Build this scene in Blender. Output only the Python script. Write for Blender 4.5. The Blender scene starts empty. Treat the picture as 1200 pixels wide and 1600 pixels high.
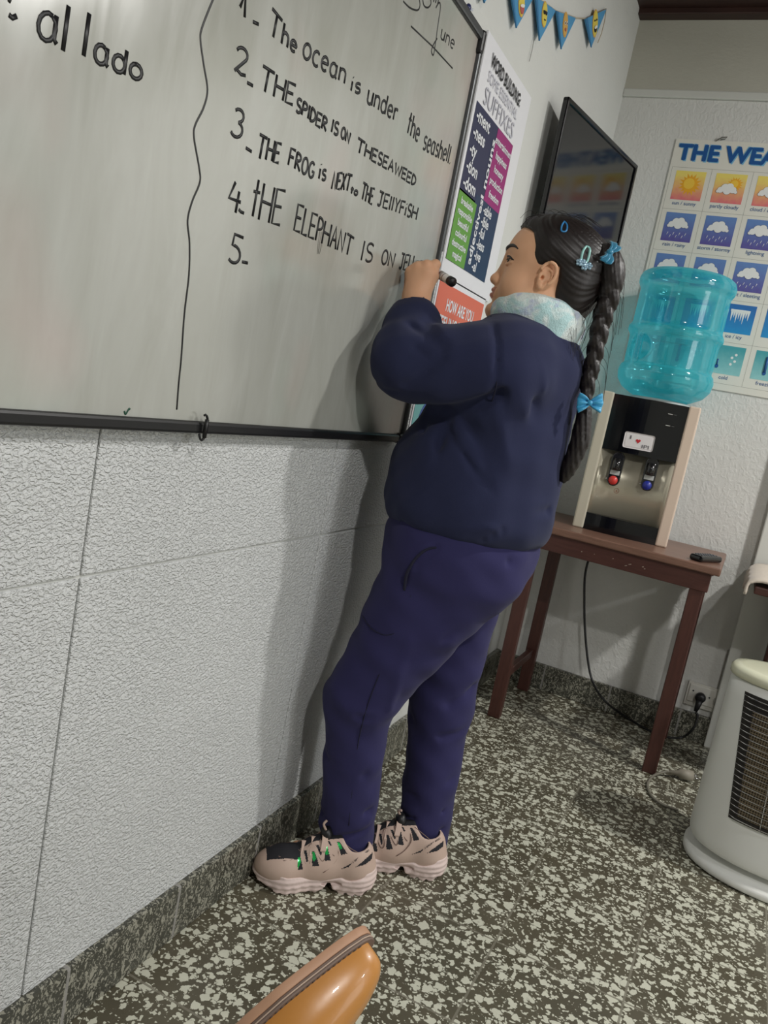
import bpy, bmesh, math, random
import numpy as np
from mathutils import Vector, Matrix
random.seed(7); rng = np.random.default_rng(7)
scene = bpy.context.scene
COL = scene.collection

# ------------------------------------------------------------------ camera
CAM = np.array([0.7293, 0.0, 1.02])
RIGHT = np.array([0.88664, 0.42076, 0.19191]); DOWN = np.array([0.23853, -0.06057, -0.96924]); FWD = np.array([-0.39619, 0.90515, -0.15407])
FOC = 1257.9
cd = bpy.data.cameras.new('camera'); cam = bpy.data.objects.new('camera', cd); COL.objects.link(cam)
cd.sensor_fit = 'VERTICAL'; cd.sensor_height = 36.0; cd.sensor_width = 27.0; cd.lens = FOC / 1600 * 36.0
cd.clip_start = 0.02
cam.matrix_world = Matrix(((RIGHT[0], -DOWN[0], -FWD[0], CAM[0]), (RIGHT[1], -DOWN[1], -FWD[1], CAM[1]), (RIGHT[2], -DOWN[2], -FWD[2], CAM[2]), (0, 0, 0, 1)))
scene.camera = cam

# ------------------------------------------------------------------ light and exposure
scene.view_settings.view_transform = 'Standard'; scene.view_settings.look = 'None'
scene.view_settings.exposure = 0.0; scene.view_settings.gamma = 1.0; scene.view_settings.use_curve_mapping = False
w = bpy.data.worlds.new('world'); scene.world = w; w.use_nodes = True
w.node_tree.nodes['Background'].inputs[0].default_value = (0.85, 0.93, 1.0, 1); w.node_tree.nodes['Background'].inputs[1].default_value = 0.12

def lamp(name, loc, power, color, size=0.11, glow=0.27):
    """round ceiling lamp: most of the light goes down, a share glows to all sides"""
    l = bpy.data.lights.new(name, 'AREA'); l.shape = 'DISK'; l.size = size; l.energy = power * (1 - glow); l.color = color
    o = bpy.data.objects.new(name, l); COL.objects.link(o); o.location = loc
    p = bpy.data.lights.new(name + '_glow', 'POINT'); p.energy = power * glow; p.color = color; p.shadow_soft_size = size / 2
    q = bpy.data.objects.new(name + '_glow', p); COL.objects.link(q); q.location = (loc[0], loc[1], loc[2] - 0.06)
lamp('ceiling_lamp_far', (1.90, 2.15, 2.36), 46, (1.0, 0.985, 0.95))
lamp('ceiling_lamp_near', (1.55, 0.05, 2.36), 31, (1.0, 0.985, 0.95))
lamp('fill_lamp_side', (3.3, 0.9, 2.36), 26, (0.96, 0.98, 1.0), 0.2)  # added fill lamp with no known fitting, lifts the overall brightness
# added soft fill light at the right wall, dressed as an invented window
wl_ = bpy.data.lights.new('fill_light_right', 'AREA'); wl_.shape = 'RECTANGLE'; wl_.size = 1.7; wl_.size_y = 1.2; wl_.energy = 20; wl_.color = (1.0, 0.97, 0.93)
wo_ = bpy.data.objects.new('fill_light_right', wl_); COL.objects.link(wo_); wo_.location = (4.16, 0.6, 1.35); wo_.rotation_euler = (0, math.radians(90), 0)

# ------------------------------------------------------------------ helpers
def P(u, v, ax, val):
    """point of a plane (axis, value) met by the sight line measured on the photograph"""
    d = RIGHT * ((u - 600) / FOC) + DOWN * ((v - 800) / FOC) + FWD
    return CAM + d * ((val - CAM[ax]) / d[ax])
def PY(u, v, y): return P(u, v, 1, y)
def PX(u, v, x): return P(u, v, 0, x)
def PZ(u, v, z): return P(u, v, 2, z)

def nodes_of(m): return m.node_tree.nodes, m.node_tree.links
def new_mat(name):
    m = bpy.data.materials.new(name); m.use_nodes = True; return m
def bsdf(m): return m.node_tree.nodes['Principled BSDF']
def srgb(r, g, b):
    f = lambda c: (c / 12.92 if c <= 0.04045 else ((c + 0.055) / 1.055) ** 2.4)
    return (f(r / 255), f(g / 255), f(b / 255), 1.0)
def N(m, t, **kw):
    n = m.node_tree.nodes.new(t)
    for k, v in kw.items(): setattr(n, k, v)
    return n
def L(m, a, b): m.node_tree.links.new(a, b)
def math_node(m, op, a, b=None, c=None, clamp=False):
    n = N(m, 'ShaderNodeMath', operation=op); n.use_clamp = clamp
    for i, q in enumerate((a, b, c)):
        if q is None: continue
        if isinstance(q, (int, float)): n.inputs[i].default_value = q
        else: L(m, q, n.inputs[i])
    return n.outputs[0]
def mixc(m, fac, a, b):
    n = N(m, 'ShaderNodeMix', data_type='RGBA')
    for idx, q in ((0, fac), (6, a), (7, b)):
        if isinstance(q, (int, float)): n.inputs[idx].default_value = q
        elif isinstance(q, tuple): n.inputs[idx].default_value = q
        else: L(m, q, n.inputs[idx])
    return n.outputs[2]
def coords(m, kind='Object'): return N(m, 'ShaderNodeTexCoord').outputs[kind]
def noise(m, vec, scale, detail=2.0, rough=0.5, dist=0.0):
    n = N(m, 'ShaderNodeTexNoise'); L(m, vec, n.inputs['Vector'])
    n.inputs['Scale'].default_value = scale; n.inputs['Detail'].default_value = detail; n.inputs['Roughness'].default_value = rough; n.inputs['Distortion'].default_value = dist
    return n.outputs['Fac']
def mapping(m, vec, scale=(1, 1, 1), rot=(0, 0, 0)):
    n = N(m, 'ShaderNodeMapping'); L(m, vec, n.inputs['Vector']); n.inputs['Scale'].default_value = scale; n.inputs['Rotation'].default_value = rot
    return n.outputs[0]
def remap(m, v, a, b, c=0.0, d=1.0):
    n = N(m, 'ShaderNodeMapRange'); L(m, v, n.inputs[0])
    for i, q in enumerate((a, b, c, d)): n.inputs[i + 1].default_value = q
    return n.outputs[0]
def bump(m, h, strength=0.5, dist=0.002):
    n = N(m, 'ShaderNodeBump'); n.inputs['Strength'].default_value = strength; n.inputs['Distance'].default_value = dist
    L(m, h, n.inputs['Height']); L(m, n.outputs[0], bsdf(m).inputs['Normal'])
def mat(name, col, rough=0.5, metal=0.0, var=0.0, vscale=20, bscale=0, bdist=0.001, bstr=0.4, spec=0.5, coat=0.0, sheen=0.0, sss=0.0):
    m = new_mat(name); b = bsdf(m); c = srgb(*col)
    b.inputs['Base Color'].default_value = c; b.inputs['Roughness'].default_value = rough; b.inputs['Metallic'].default_value = metal
    b.inputs['Specular IOR Level'].default_value = spec; b.inputs['Coat Weight'].default_value = coat
    b.inputs['Sheen Weight'].default_value = sheen
    if sss: b.inputs['Subsurface Weight'].default_value = sss; b.inputs['Subsurface Radius'].default_value = (0.012, 0.005, 0.003); b.inputs['Subsurface Scale'].default_value = 1.0
    v = coords(m)
    n = noise(m, v, vscale, 3.0)
    lo = tuple(x * (1 - var) for x in c[:3]) + (1,); hi = tuple(min(1, x * (1 + var)) for x in c[:3]) + (1,)
    if var: L(m, mixc(m, n, lo, hi), b.inputs['Base Color'])
    if bscale: bump(m, noise(m, v, bscale, 2.0), bstr, bdist)
    return m

class MB:
    """collects geometry for ONE mesh object"""
    def __init__(s): s.v = []; s.f = []; s.mi = []; s.sm = []
    def add(s, verts, faces, mi=0, smooth=False):
        o = len(s.v); s.v += [tuple(map(float, q)) for q in verts]
        for f in faces: s.f.append(tuple(o + i for i in f)); s.mi.append(mi); s.sm.append(smooth)
        return s
    def box(s, lo, hi, mi=0, bev=0.0, M=None, seg=2):
        bm = bmesh.new(); lo = Vector(lo); hi = Vector(hi)
        bmesh.ops.create_cube(bm, size=1.0)
        for v in bm.verts: v.co = Vector([(lo[i] + hi[i]) / 2 + v.co[i] * (hi[i] - lo[i]) for i in range(3)])
        if bev: bmesh.ops.bevel(bm, geom=list(bm.edges), offset=bev, segments=seg, affect='EDGES', profile=0.5)
        if M is not None: bmesh.ops.transform(bm, matrix=M, verts=bm.verts)
        bm.verts.index_update()
        s.add([v.co[:] for v in bm.verts], [[v.index for v in f.verts] for f in bm.faces], mi); bm.free(); return s
    def tube(s, pts, r, n=8, mi=0, closed=False, caps=True, flat=None):
        pts = [np.array(p, float) for p in pts]; m = len(pts)
        rs = r if hasattr(r, '__len__') else [r] * m
        prev = None; V = []
        for i, p in enumerate(pts):
            a = pts[(i - 1) % m] if (closed or i > 0) else p; b = pts[(i + 1) % m] if (closed or i < m - 1) else p
            t = b - a; t = t / (np.linalg.norm(t) + 1e-12)
            if prev is None:
                h = np.array([0, 0, 1.0]) if abs(t[2]) < 0.9 else np.array([1.0, 0, 0]); e = np.cross(t, h)
            else: e = prev - t * (prev @ t)
            e = e / (np.linalg.norm(e) + 1e-12); prev = e; g = np.cross(t, e)
            for k in range(n):
                a_ = 2 * math.pi * k / n; V.append(p + rs[i] * (math.cos(a_) * e + math.sin(a_) * g))
        F = []
        for i in range(m if closed else m - 1):
            j = (i + 1) % m
            for k in range(n): F.append((i * n + k, i * n + (k + 1) % n, j * n + (k + 1) % n, j * n + k))
        if caps and not closed: F.append(tuple(range(n - 1, -1, -1))); F.append(tuple((m - 1) * n + k for k in range(n)))
        if flat: ax, val, k_ = flat; V = [np.where(np.arange(3) == ax, val + (q - val) * k_, q) for q in V]
        return s.add(V, F, mi, True)
    def lathe(s, prof, c, n=32, mi=0, axis=2, smooth=True, M=None):
        V = []; F = []
        for (r, z) in prof:
            for k in range(n):
                a = 2 * math.pi * k / n; q = [r * math.cos(a), r * math.sin(a), z]
                if axis == 1: q = [q[0], q[2], q[1]]
                if axis == 0: q = [q[2], q[0], q[1]]
                q = Vector(q)
                if M is not None: q = M @ q
                V.append((q[0] + c[0], q[1] + c[1], q[2] + c[2]))
        for i in range(len(prof) - 1):
            for k in range(n): F.append((i * n + k, i * n + (k + 1) % n, (i + 1) * n + (k + 1) % n, (i + 1) * n + k))
        F.append(tuple(range(n - 1, -1, -1))); F.append(tuple((len(prof) - 1) * n + k for k in range(n)))
        return s.add(V, F, mi, smooth)
    def prism(s, poly, d, mi=0, smooth=False):
        """extrude 3D polygon along vector d"""
        n = len(poly); d = np.array(d, float); V = [np.array(p, float) for p in poly] + [np.array(p, float) + d for p in poly]
        F = [tuple(range(n - 1, -1, -1)), tuple(range(n, 2 * n))] + [(i, (i + 1) % n, n + (i + 1) % n, n + i) for i in range(n)]
        return s.add(V, F, mi, smooth)
    def sphere(s, c, r, mi=0, n=12, M=None):
        rr = r if hasattr(r, '__len__') else (r, r, r)
        bm = bmesh.new(); bmesh.ops.create_uvsphere(bm, u_segments=n, v_segments=max(6, n // 2 + 1), radius=1.0)
        V = []
        for v in bm.verts:
            q = Vector((v.co[0] * rr[0], v.co[1] * rr[1], v.co[2] * rr[2]))
            if M is not None: q = M @ q
            V.append((q[0] + c[0], q[1] + c[1], q[2] + c[2]))
        bm.verts.index_update(); s.add(V, [[v.index for v in f.verts] for f in bm.faces], mi, True); bm.free(); return s
    def build(s, name, mats, parent=None, label=None, bevel=0.0, kind=None):
        me = bpy.data.meshes.new(name); me.from_pydata(s.v, [], s.f)
        if not isinstance(mats, (list, tuple)): mats = [mats]
        for m in mats: me.materials.append(m)
        me.polygons.foreach_set('material_index', s.mi); me.polygons.foreach_set('use_smooth', s.sm)
        bm = bmesh.new(); bm.from_mesh(me); bmesh.ops.recalc_face_normals(bm, faces=bm.faces); bm.to_mesh(me); bm.free(); me.update()
        o = bpy.data.objects.new(name, me); COL.objects.link(o)
        return finish(o, parent, label, bevel, kind)
def finish(o, parent=None, label=None, bevel=0.0, kind=None):
    if parent is not None: attach(o, parent)
    if label: o['label'] = label
    if kind: o['kind'] = kind
    if bevel:
        b = o.modifiers.new('bevel', 'BEVEL'); b.width = bevel; b.segments = 2; b.limit_method = 'ANGLE'; b.angle_limit = math.radians(35)
    return o
WORLD = {}
def attach(o, parent):
    o.parent = parent
    o.matrix_parent_inverse = WORLD.get(parent.name, Matrix.Identity(4)).inverted()
def thing(name, loc, label, cat, group=None):
    o = bpy.data.objects.new(name, None); COL.objects.link(o); o.location = loc; o.empty_display_size = 0.05
    WORLD[o.name] = Matrix.Translation(Vector(loc))
    return tag(o, label, cat, group)
def tag(o, label, cat, group=None):
    o['label'] = label; o['category'] = cat
    if group: o['group'] = group
    return o
def structure(o): o['kind'] = 'structure'; return o
def mesh_np(name, V, F, mats, parent=None, mi=None, smooth=True, label=None):
    me = bpy.data.meshes.new(name)
    V = np.asarray(V, np.float32); F = np.asarray(F, np.int32); k = F.shape[1]
    me.vertices.add(len(V)); me.vertices.foreach_set('co', V.ravel())
    me.loops.add(F.size); me.loops.foreach_set('vertex_index', F.ravel())
    me.polygons.add(len(F)); me.polygons.foreach_set('loop_start', np.arange(0, F.size, k, dtype=np.int32))
    if not isinstance(mats, (list, tuple)): mats = [mats]
    for m in mats: me.materials.append(m)
    if mi is not None: me.polygons.foreach_set('material_index', np.asarray(mi, np.int32))
    me.polygons.foreach_set('use_smooth', np.full(len(F), smooth))
    me.update(calc_edges=True); me.validate()
    o = bpy.data.objects.new(name, me); COL.objects.link(o)
    return finish(o, parent, label)

# ---- signed distance fields meshed with surface nets (organic, continuous surfaces)
def axis_range(segs):
    out = []
    for a, b, h in segs: out.append(np.arange(a, b - h * 0.3, h))
    out.append(np.array([segs[-1][1]])); return np.concatenate(out).astype(np.float32)
class Field:
    def __init__(s, xs, ys, zs):
        s.xs, s.ys, s.zs = xs, ys, zs; s.d = np.full((len(xs), len(ys), len(zs)), 0.5, np.float32)
    @staticmethod
    def uni(lo, hi, h): return Field(*[np.arange(a, b + h, h).astype(np.float32) for a, b in zip(lo, hi)])
    def sub(s, lo, hi):
        sl = tuple(slice(max(0, np.searchsorted(a, l) - 1), np.searchsorted(a, u) + 1) for a, l, u in zip((s.xs, s.ys, s.zs), lo, hi))
        return sl, s.xs[sl[0]][:, None, None], s.ys[sl[1]][None, :, None], s.zs[sl[2]][None, None, :]
    def mix(s, sl, v, k, op):
        d = s.d[sl]
        if op == 'add':
            if k > 0:
                h = np.clip(0.5 + 0.5 * (d - v) / k, 0, 1); s.d[sl] = d * (1 - h) + v * h - k * h * (1 - h)
            else: s.d[sl] = np.minimum(d, v)
        else:
            v = -v
            if k > 0:
                h = np.clip(0.5 - 0.5 * (d - v) / k, 0, 1); s.d[sl] = d * (1 - h) + v * h + k * h * (1 - h)
            else: s.d[sl] = np.maximum(d, v)
    def cone(s, a, b, ra, rb, k=0.02, op='add'):
        a = np.array(a, float); b = np.array(b, float); m = max(ra, rb) + max(k, 0.02) + 0.02
        sl, X, Y, Z = s.sub(np.minimum(a, b) - m, np.maximum(a, b) + m)
        ab = b - a; t = np.clip(((X - a[0]) * ab[0] + (Y - a[1]) * ab[1] + (Z - a[2]) * ab[2]) / max(ab @ ab, 1e-9), 0, 1)
        v = np.sqrt((X - a[0] - t * ab[0]) ** 2 + (Y - a[1] - t * ab[1]) ** 2 + (Z - a[2] - t * ab[2]) ** 2) - (ra + t * (rb - ra))
        s.mix(sl, v.astype(np.float32), k, op); return s
    def ball(s, c, r, k=0.02, op='add'): return s.cone(c, c, r, r, k, op)
    def ell(s, c, r, k=0.02, op='add', R=None):
        c = np.array(c, float); r = np.array(r, float); m = r.max() + max(k, 0.02) + 0.02
        sl, X, Y, Z = s.sub(c - m, c + m); x, y, z = X - c[0], Y - c[1], Z - c[2]
        if R is not None: x, y, z = (R[0, 0] * x + R[1, 0] * y + R[2, 0] * z, R[0, 1] * x + R[1, 1] * y + R[2, 1] * z, R[0, 2] * x + R[1, 2] * y + R[2, 2] * z)
        k0 = np.sqrt((x / r[0]) ** 2 + (y / r[1]) ** 2 + (z / r[2]) ** 2); k1 = np.sqrt((x / r[0] ** 2) ** 2 + (y / r[1] ** 2) ** 2 + (z / r[2] ** 2) ** 2) + 1e-6
        s.mix(sl, (k0 * (k0 - 1) / k1).astype(np.float32), k, op); return s
    def func(s, lo, hi, fn, k=0.0, op='add'):
        sl, X, Y, Z = s.sub(lo, hi); s.mix(sl, np.broadcast_to(fn(X, Y, Z), s.d[sl].shape).astype(np.float32), k, op); return s
    def push(s, lo, hi, fn):
        sl, X, Y, Z = s.sub(lo, hi); s.d[sl] += np.broadcast_to(fn(X, Y, Z), s.d[sl].shape).astype(np.float32); return s
    def crease(s, pts, width, amp):
        """valley (amp>0) or ridge (amp<0) along a polyline"""
        pts = [np.array(p, float) for p in pts]; m = width * 3
        lo = np.min(pts, 0) - m; hi = np.max(pts, 0) + m
        def fn(X, Y, Z):
            best = None
            for a, b in zip(pts[:-1], pts[1:]):
                ab = b - a; t = np.clip(((X - a[0]) * ab[0] + (Y - a[1]) * ab[1] + (Z - a[2]) * ab[2]) / max(ab @ ab, 1e-9), 0, 1)
                q = (X - a[0] - t * ab[0]) ** 2 + (Y - a[1] - t * ab[1]) ** 2 + (Z - a[2] - t * ab[2]) ** 2
                best = q if best is None else np.minimum(best, q)
            return amp * np.exp(-best / (width * width))
        return s.push(lo, hi, fn)
    def mesh(s, smooth=1):
        d = s.d; ins = d < 0; nx, ny, nz = d.shape
        cnt = np.zeros((nx - 1, ny - 1, nz - 1), np.int8)
        for i in (0, 1):
            for j in (0, 1):
                for k in (0, 1): cnt += ins[i:nx - 1 + i, j:ny - 1 + j, k:nz - 1 + k]
        act = (cnt > 0) & (cnt < 8); idx = np.argwhere(act); vid = np.full(act.shape, -1, np.int32); vid[act] = np.arange(len(idx))
        I, J, K = idx.T; acc = np.zeros((len(idx), 3)); num = np.zeros(len(idx)); ax = (s.xs, s.ys, s.zs)
        for a in range(3):
            for p in (0, 1):
                for q in (0, 1):
                    o = [0, 0, 0]; b, c = [t for t in range(3) if t != a]; o[b] = p; o[c] = q; e = o.copy(); e[a] = 1
                    d0 = d[I + o[0], J + o[1], K + o[2]]; d1 = d[I + e[0], J + e[1], K + e[2]]; ok = (d0 < 0) != (d1 < 0)
                    t = np.where(ok, d0 / np.where(ok, d0 - d1, 1), 0)
                    g = (I, J, K); pos = np.zeros((len(idx), 3))
                    for w_ in range(3):
                        A = ax[w_]; g0 = A[g[w_] + o[w_]]
                        pos[:, w_] = g0 + (t * (A[g[w_] + 1] - g0) if w_ == a else 0)
                    acc += pos * ok[:, None]; num += ok
        V = acc / num[:, None]; F = []
        for a in range(3):
            b, c = (a + 1) % 3, (a + 2) % 3
            s0 = [slice(None)] * 3; s1 = [slice(None)] * 3
            s0[a] = slice(0, d.shape[a] - 1); s1[a] = slice(1, d.shape[a])
            for w_ in (b, c): s0[w_] = slice(1, d.shape[w_] - 1); s1[w_] = slice(1, d.shape[w_] - 1)
            A, B = ins[tuple(s0)], ins[tuple(s1)]; ch = np.argwhere(A != B)
            if not len(ch): continue
            flip = A[tuple(ch.T)]; base = ch.copy(); base[:, b] += 1; base[:, c] += 1
            def cell(db, dc):
                q = base.copy(); q[:, b] += db; q[:, c] += dc; return vid[tuple(q.T)]
            quad = np.stack([cell(-1, -1), cell(0, -1), cell(0, 0), cell(-1, 0)], 1)
            quad[~flip] = quad[~flip][:, ::-1]; F.append(quad)
        F = np.concatenate(F)
        for _ in range(smooth):
            acc = np.zeros_like(V); n = np.zeros(len(V))
            for a, b in ((0, 1), (1, 2), (2, 3), (3, 0)):
                for w_ in range(3): acc[:, w_] += np.bincount(F[:, a], V[F[:, b], w_], len(V)) + np.bincount(F[:, b], V[F[:, a], w_], len(V))
                n += np.bincount(F[:, a], minlength=len(V)) + np.bincount(F[:, b], minlength=len(V))
            V = V * 0.4 + 0.6 * acc / np.maximum(n, 1)[:, None]
        return V, F
def inpoly(x, y, poly):
    c = np.zeros(x.shape, bool); n = len(poly)
    for i in range(n):
        x0, y0 = poly[i]; x1, y1 = poly[(i + 1) % n]
        if y0 == y1: continue
        c ^= ((y0 > y) != (y1 > y)) & (x < (x1 - x0) * (y - y0) / (y1 - y0) + x0)
    return c

# ---- printed lettering: the built-in font as flat mesh outlines
_fc = {}
def text2d(txt, bold=False):
    if (txt, bold) in _fc: return _fc[(txt, bold)]
    cu = bpy.data.curves.new('lettering', 'FONT'); cu.body = txt; cu.size = 1.0; cu.resolution_u = 3
    if bold: cu.offset = 0.022
    o = bpy.data.objects.new('lettering', cu); COL.objects.link(o)
    dg = bpy.context.evaluated_depsgraph_get(); me = bpy.data.meshes.new_from_object(o.evaluated_get(dg))
    V = np.array([v.co[:2] for v in me.vertices]) if len(me.vertices) else np.zeros((0, 2)); F = [tuple(p.vertices) for p in me.polygons]
    bpy.data.objects.remove(o); bpy.data.curves.remove(cu); bpy.data.meshes.remove(me)
    _fc[(txt, bold)] = (V, F); return V, F
def put_text(mb, txt, org, ex, ey, h, wid=None, mi=0, align='L', bold=False, nrm=None, lift=0.0):
    """lettering with cap height h, on a plane spanned by ex, ey"""
    V, F = text2d(txt, bold)
    if not len(V): return
    V = V - V.min(0) * np.array([1, 0]); W = V[:, 0].max(); sy = h / 0.73; sx = wid / W if wid else sy
    V = V * np.array([sx, sy]); W *= sx; off = {'L': 0, 'C': -W / 2, 'R': -W}[align]
    org = np.array(org, float); ex = np.array(ex, float); ey = np.array(ey, float)
    if nrm is not None: org = org + np.array(nrm) * lift
    mb.add([org + ex * (x + off) + ey * y for x, y in V], F, mi)

# ------------------------------------------------------------------ materials of the room
def plaster(name, col, kind):
    m = new_mat(name); b = bsdf(m); v = coords(m); c = srgb(*col)
    n = noise(m, v, 3.0, 4.0); L(m, mixc(m, remap(m, n, 0.3, 0.7), tuple(x * 0.93 for x in c[:3]) + (1,), c), b.inputs['Base Color'])
    b.inputs['Roughness'].default_value = 0.55; b.inputs['Specular IOR Level'].default_value = 0.35
    if kind == 'panel':
        h = noise(m, mapping(m, v, (1, 0.85, 1.3)), 190.0, 1.2, 0.4, 0.8); h = remap(m, h, 0.34, 0.62); bump(m, h, 0.85, 0.0026)
    elif kind == 'brush':
        h1 = noise(m, mapping(m, v, (1, 0.5, 1.6)), 60.0, 3.0, 0.6, 0.4); h2 = noise(m, v, 14.0, 2.0)
        bump(m, math_node(m, 'ADD', h1, h2), 0.40, 0.0022)
    else:
        h = noise(m, mapping(m, v, (1, 1, 0.75), (0, 0.5, 0)), 75.0, 2.0, 0.5, 0.8); bump(m, remap(m, h, 0.40, 0.66), 0.38, 0.002)
    return m
M_panel = plaster('embossed_wall_panel', (214, 216, 216), 'panel')
M_wallL = plaster('brushed_wall_paint', (214, 215, 211), 'brush')
M_wallB = plaster('stippled_wall_paint', (216, 216, 212), 'stipple')
M_wallP = mat('smooth_wall_paint', (206, 207, 201), 0.5, var=0.04, vscale=4, bscale=40, bdist=0.001)

def terrazzo(name, tile, dark, chip, dust, s1, s2, cover, stretch=(1, 1, 1), joint=0.0024, axis=('X', 'Y'), off=(0.0, 0.025)):
    m = new_mat(name); b = bsdf(m); v = coords(m)
    sx = N(m, 'ShaderNodeSeparateXYZ'); L(m, v, sx.inputs[0])
    nz = N(m, 'ShaderNodeTexNoise'); L(m, v, nz.inputs['Vector']); nz.inputs['Scale'].default_value = 75; nz.inputs['Detail'].default_value = 3
    add = N(m, 'ShaderNodeMixRGB', blend_type='ADD'); add.inputs[0].default_value = 0.024; L(m, mapping(m, v, stretch), add.inputs[1]); L(m, nz.outputs['Color'], add.inputs[2])
    masks = []
    for sc, c0, c1 in ((s1, cover[0], cover[1]), (s2, cover[2], cover[3])):
        vo = N(m, 'ShaderNodeTexVoronoi'); L(m, add.outputs[0], vo.inputs['Vector']); vo.inputs['Scale'].default_value = sc
        sp = N(m, 'ShaderNodeSeparateColor'); L(m, vo.outputs['Color'], sp.inputs[0])
        thr = math_node(m, 'ADD', math_node(m, 'MULTIPLY', sp.outputs[0], c1 - c0), c0)
        masks.append(remap(m, math_node(m, 'SUBTRACT', thr, vo.outputs['Distance']), 0.0, 0.05))
    k = math_node(m, 'MAXIMUM', masks[0], masks[1])
    big = noise(m, v, 6.0, 2.0)
    dk = mixc(m, big, tuple(x * 0.7 for x in srgb(*dark)[:3]) + (1,), tuple(x * 1.25 for x in srgb(*dark)[:3]) + (1,))
    ck = mixc(m, noise(m, v, 30.0, 1.0), tuple(x * 0.82 for x in srgb(*chip)[:3]) + (1,), srgb(*chip))
    col = mixc(m, k, dk, ck)
    if tile:
        lines = None
        for a, o_ in zip(axis, off):
            f = math_node(m, 'PINGPONG', math_node(m, 'ADD', sx.outputs[a], o_), tile / 2 if tile else 1)
            ln = math_node(m, 'LESS_THAN', f, joint)
            lines = ln if lines is None else math_node(m, 'MAXIMUM', lines, ln)
        col = mixc(m, math_node(m, 'MULTIPLY', lines, 0.85), col, srgb(*dust))
    L(m, col, b.inputs['Base Color'])
    L(m, remap(m, noise(m, v, 12.0, 3.0), 0.3, 0.7, 0.22, 0.42), b.inputs['Roughness'])
    return m
M_floor = terrazzo('terrazzo_tiles', 0.25, (86, 81, 66), (208, 208, 190), (122, 118, 104), 58, 118, (0.10, 0.64, 0.0, 0.54), joint=0.0022, off=(0.002, 0.025))
M_base = terrazzo('terrazzo_skirting', 0.25, (66, 66, 58), (158, 156, 142), (150, 148, 144), 150, 260, (0.1, 0.6, 0.1, 0.55), (1, 1, 0.45), 0.003, ('Y', 'X'), (0.17, 0.05))

# ------------------------------------------------------------------ room shell
YB = 3.019; ZC = 2.437; XR = 4.2; YF = -2.6
o = MB().box((-0.1, YF, -0.1), (XR, YB + 0.1, 0.0)).build('floor', M_floor); structure(o)
wl = MB().box((-0.12, YF, 0.0), (0.0, YB, ZC + 0.1)); o = wl.build('wall_left', M_wallL); structure(o)
pn = MB()                                   # embossed facing of the lower left wall, panels 62 cm wide with open joints
ys = [-1.716 + 0.618 * i for i in range(7)]; zs = [0.09, 0.709, 1.33]
for a, b_ in zip(ys[:-1], ys[1:]):
    for c, d_ in zip(zs[:-1], zs[1:]): pn.box((0.0, a + 0.0014, c + 0.0018), (0.0045, b_ - 0.0014, d_ - 0.0018), bev=0.0022)
o = pn.build('trim_1', M_panel, label='embossed white wall panels'); structure(o)
o = MB().box((-0.12, YB, 0.0), (XR, YB + 0.12, ZC + 0.1)).build('wall_back', M_wallB); structure(o)
o = MB().box((XR, YF, 0.0), (XR + 0.1, YB, ZC + 0.1)).build('wall_right', M_wallP); structure(o)
o = MB().box((-0.12, YF - 0.1, 0.0), (XR, YF, ZC + 0.1)).build('wall_front', M_wallP); structure(o)
# made-up window frame and pane, added to go with the right-wall fill light
wf = MB()
for lo, hi in (((XR - 0.03, -0.30, 0.70), (XR + 0.01, 1.50, 0.76)), ((XR - 0.03, -0.30, 1.94), (XR + 0.01, 1.50, 2.0)), ((XR - 0.03, -0.30, 0.70), (XR + 0.01, -0.24, 2.0)), ((XR - 0.03, 1.44, 0.70), (XR + 0.01, 1.50, 2.0)), ((XR - 0.03, 0.575, 0.70), (XR + 0.01, 0.625, 2.0))): wf.box(lo, hi, bev=0.004)
wf.box((XR - 0.012, -0.26, 0.74), (XR - 0.006, 1.46, 1.96), 1)
o = wf.build('fill_light_frame', [M_wallP, mat('fill_frame_pane', (190, 205, 215), 0.05)]); structure(o)
# upper strip of the back wall: a shallow band with a ledge line
m_up = plaster('upper_wall_paint', (188, 186, 174), 'brush')
o = MB().box((0.0, YB - 0.006, 2.19), (XR, YB, ZC)).build('trim_2', m_up); structure(o)
o = MB().box((0.0, YB - 0.010, 2.165), (XR, YB, 2.192), bev=0.004).build('trim_3', M_wallP); structure(o)
# dark boarded ceiling
M_wood_dark = new_mat('dark_ceiling_boards'); b = bsdf(M_wood_dark); v = coords(M_wood_dark)
g = noise(M_wood_dark, mapping(M_wood_dark, v, (2, 30, 2)), 4.0, 4.0)
L(M_wood_dark, mixc(M_wood_dark, g, srgb(38, 22, 18), srgb(66, 42, 36)), b.inputs['Base Color']); b.inputs['Roughness'].default_value = 0.5
ce = MB(); ce.box((-0.1, YF, ZC + 0.012), (XR, YB, ZC + 0.1))
for i in range(48): ce.box((-0.1, YB - 0.03 - 0.118 * i, ZC), (XR, YB - 0.03 - 0.118 * i + 0.112 - 0.2 * (i == 0) * 0, ZC + 0.014), bev=0.003)
o = ce.build('ceiling', M_wood_dark); structure(o)
o = MB().box((0.0, YB - 0.05, ZC - 0.02), (XR, YB, ZC + 0.002), bev=0.004).build('trim_4', M_wood_dark); structure(o)
# skirting
def skirt(name, lo, hi):
    o = MB().box(lo, hi, bev=0.003).build(name, M_base); structure(o)
skirt('baseboard_left', (0.0, YF, 0.0), (0.016, YB - 0.016, 0.104))
skirt('baseboard_back', (0.0, YB - 0.016, 0.0), (XR, YB, 0.098))
# pilaster at the right of the back wall
o = MB().box((0.80, YB - 0.035, 0.0), (1.35, YB, 2.165), bev=0.004).build('trim_5', M_wallP); structure(o)

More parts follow.
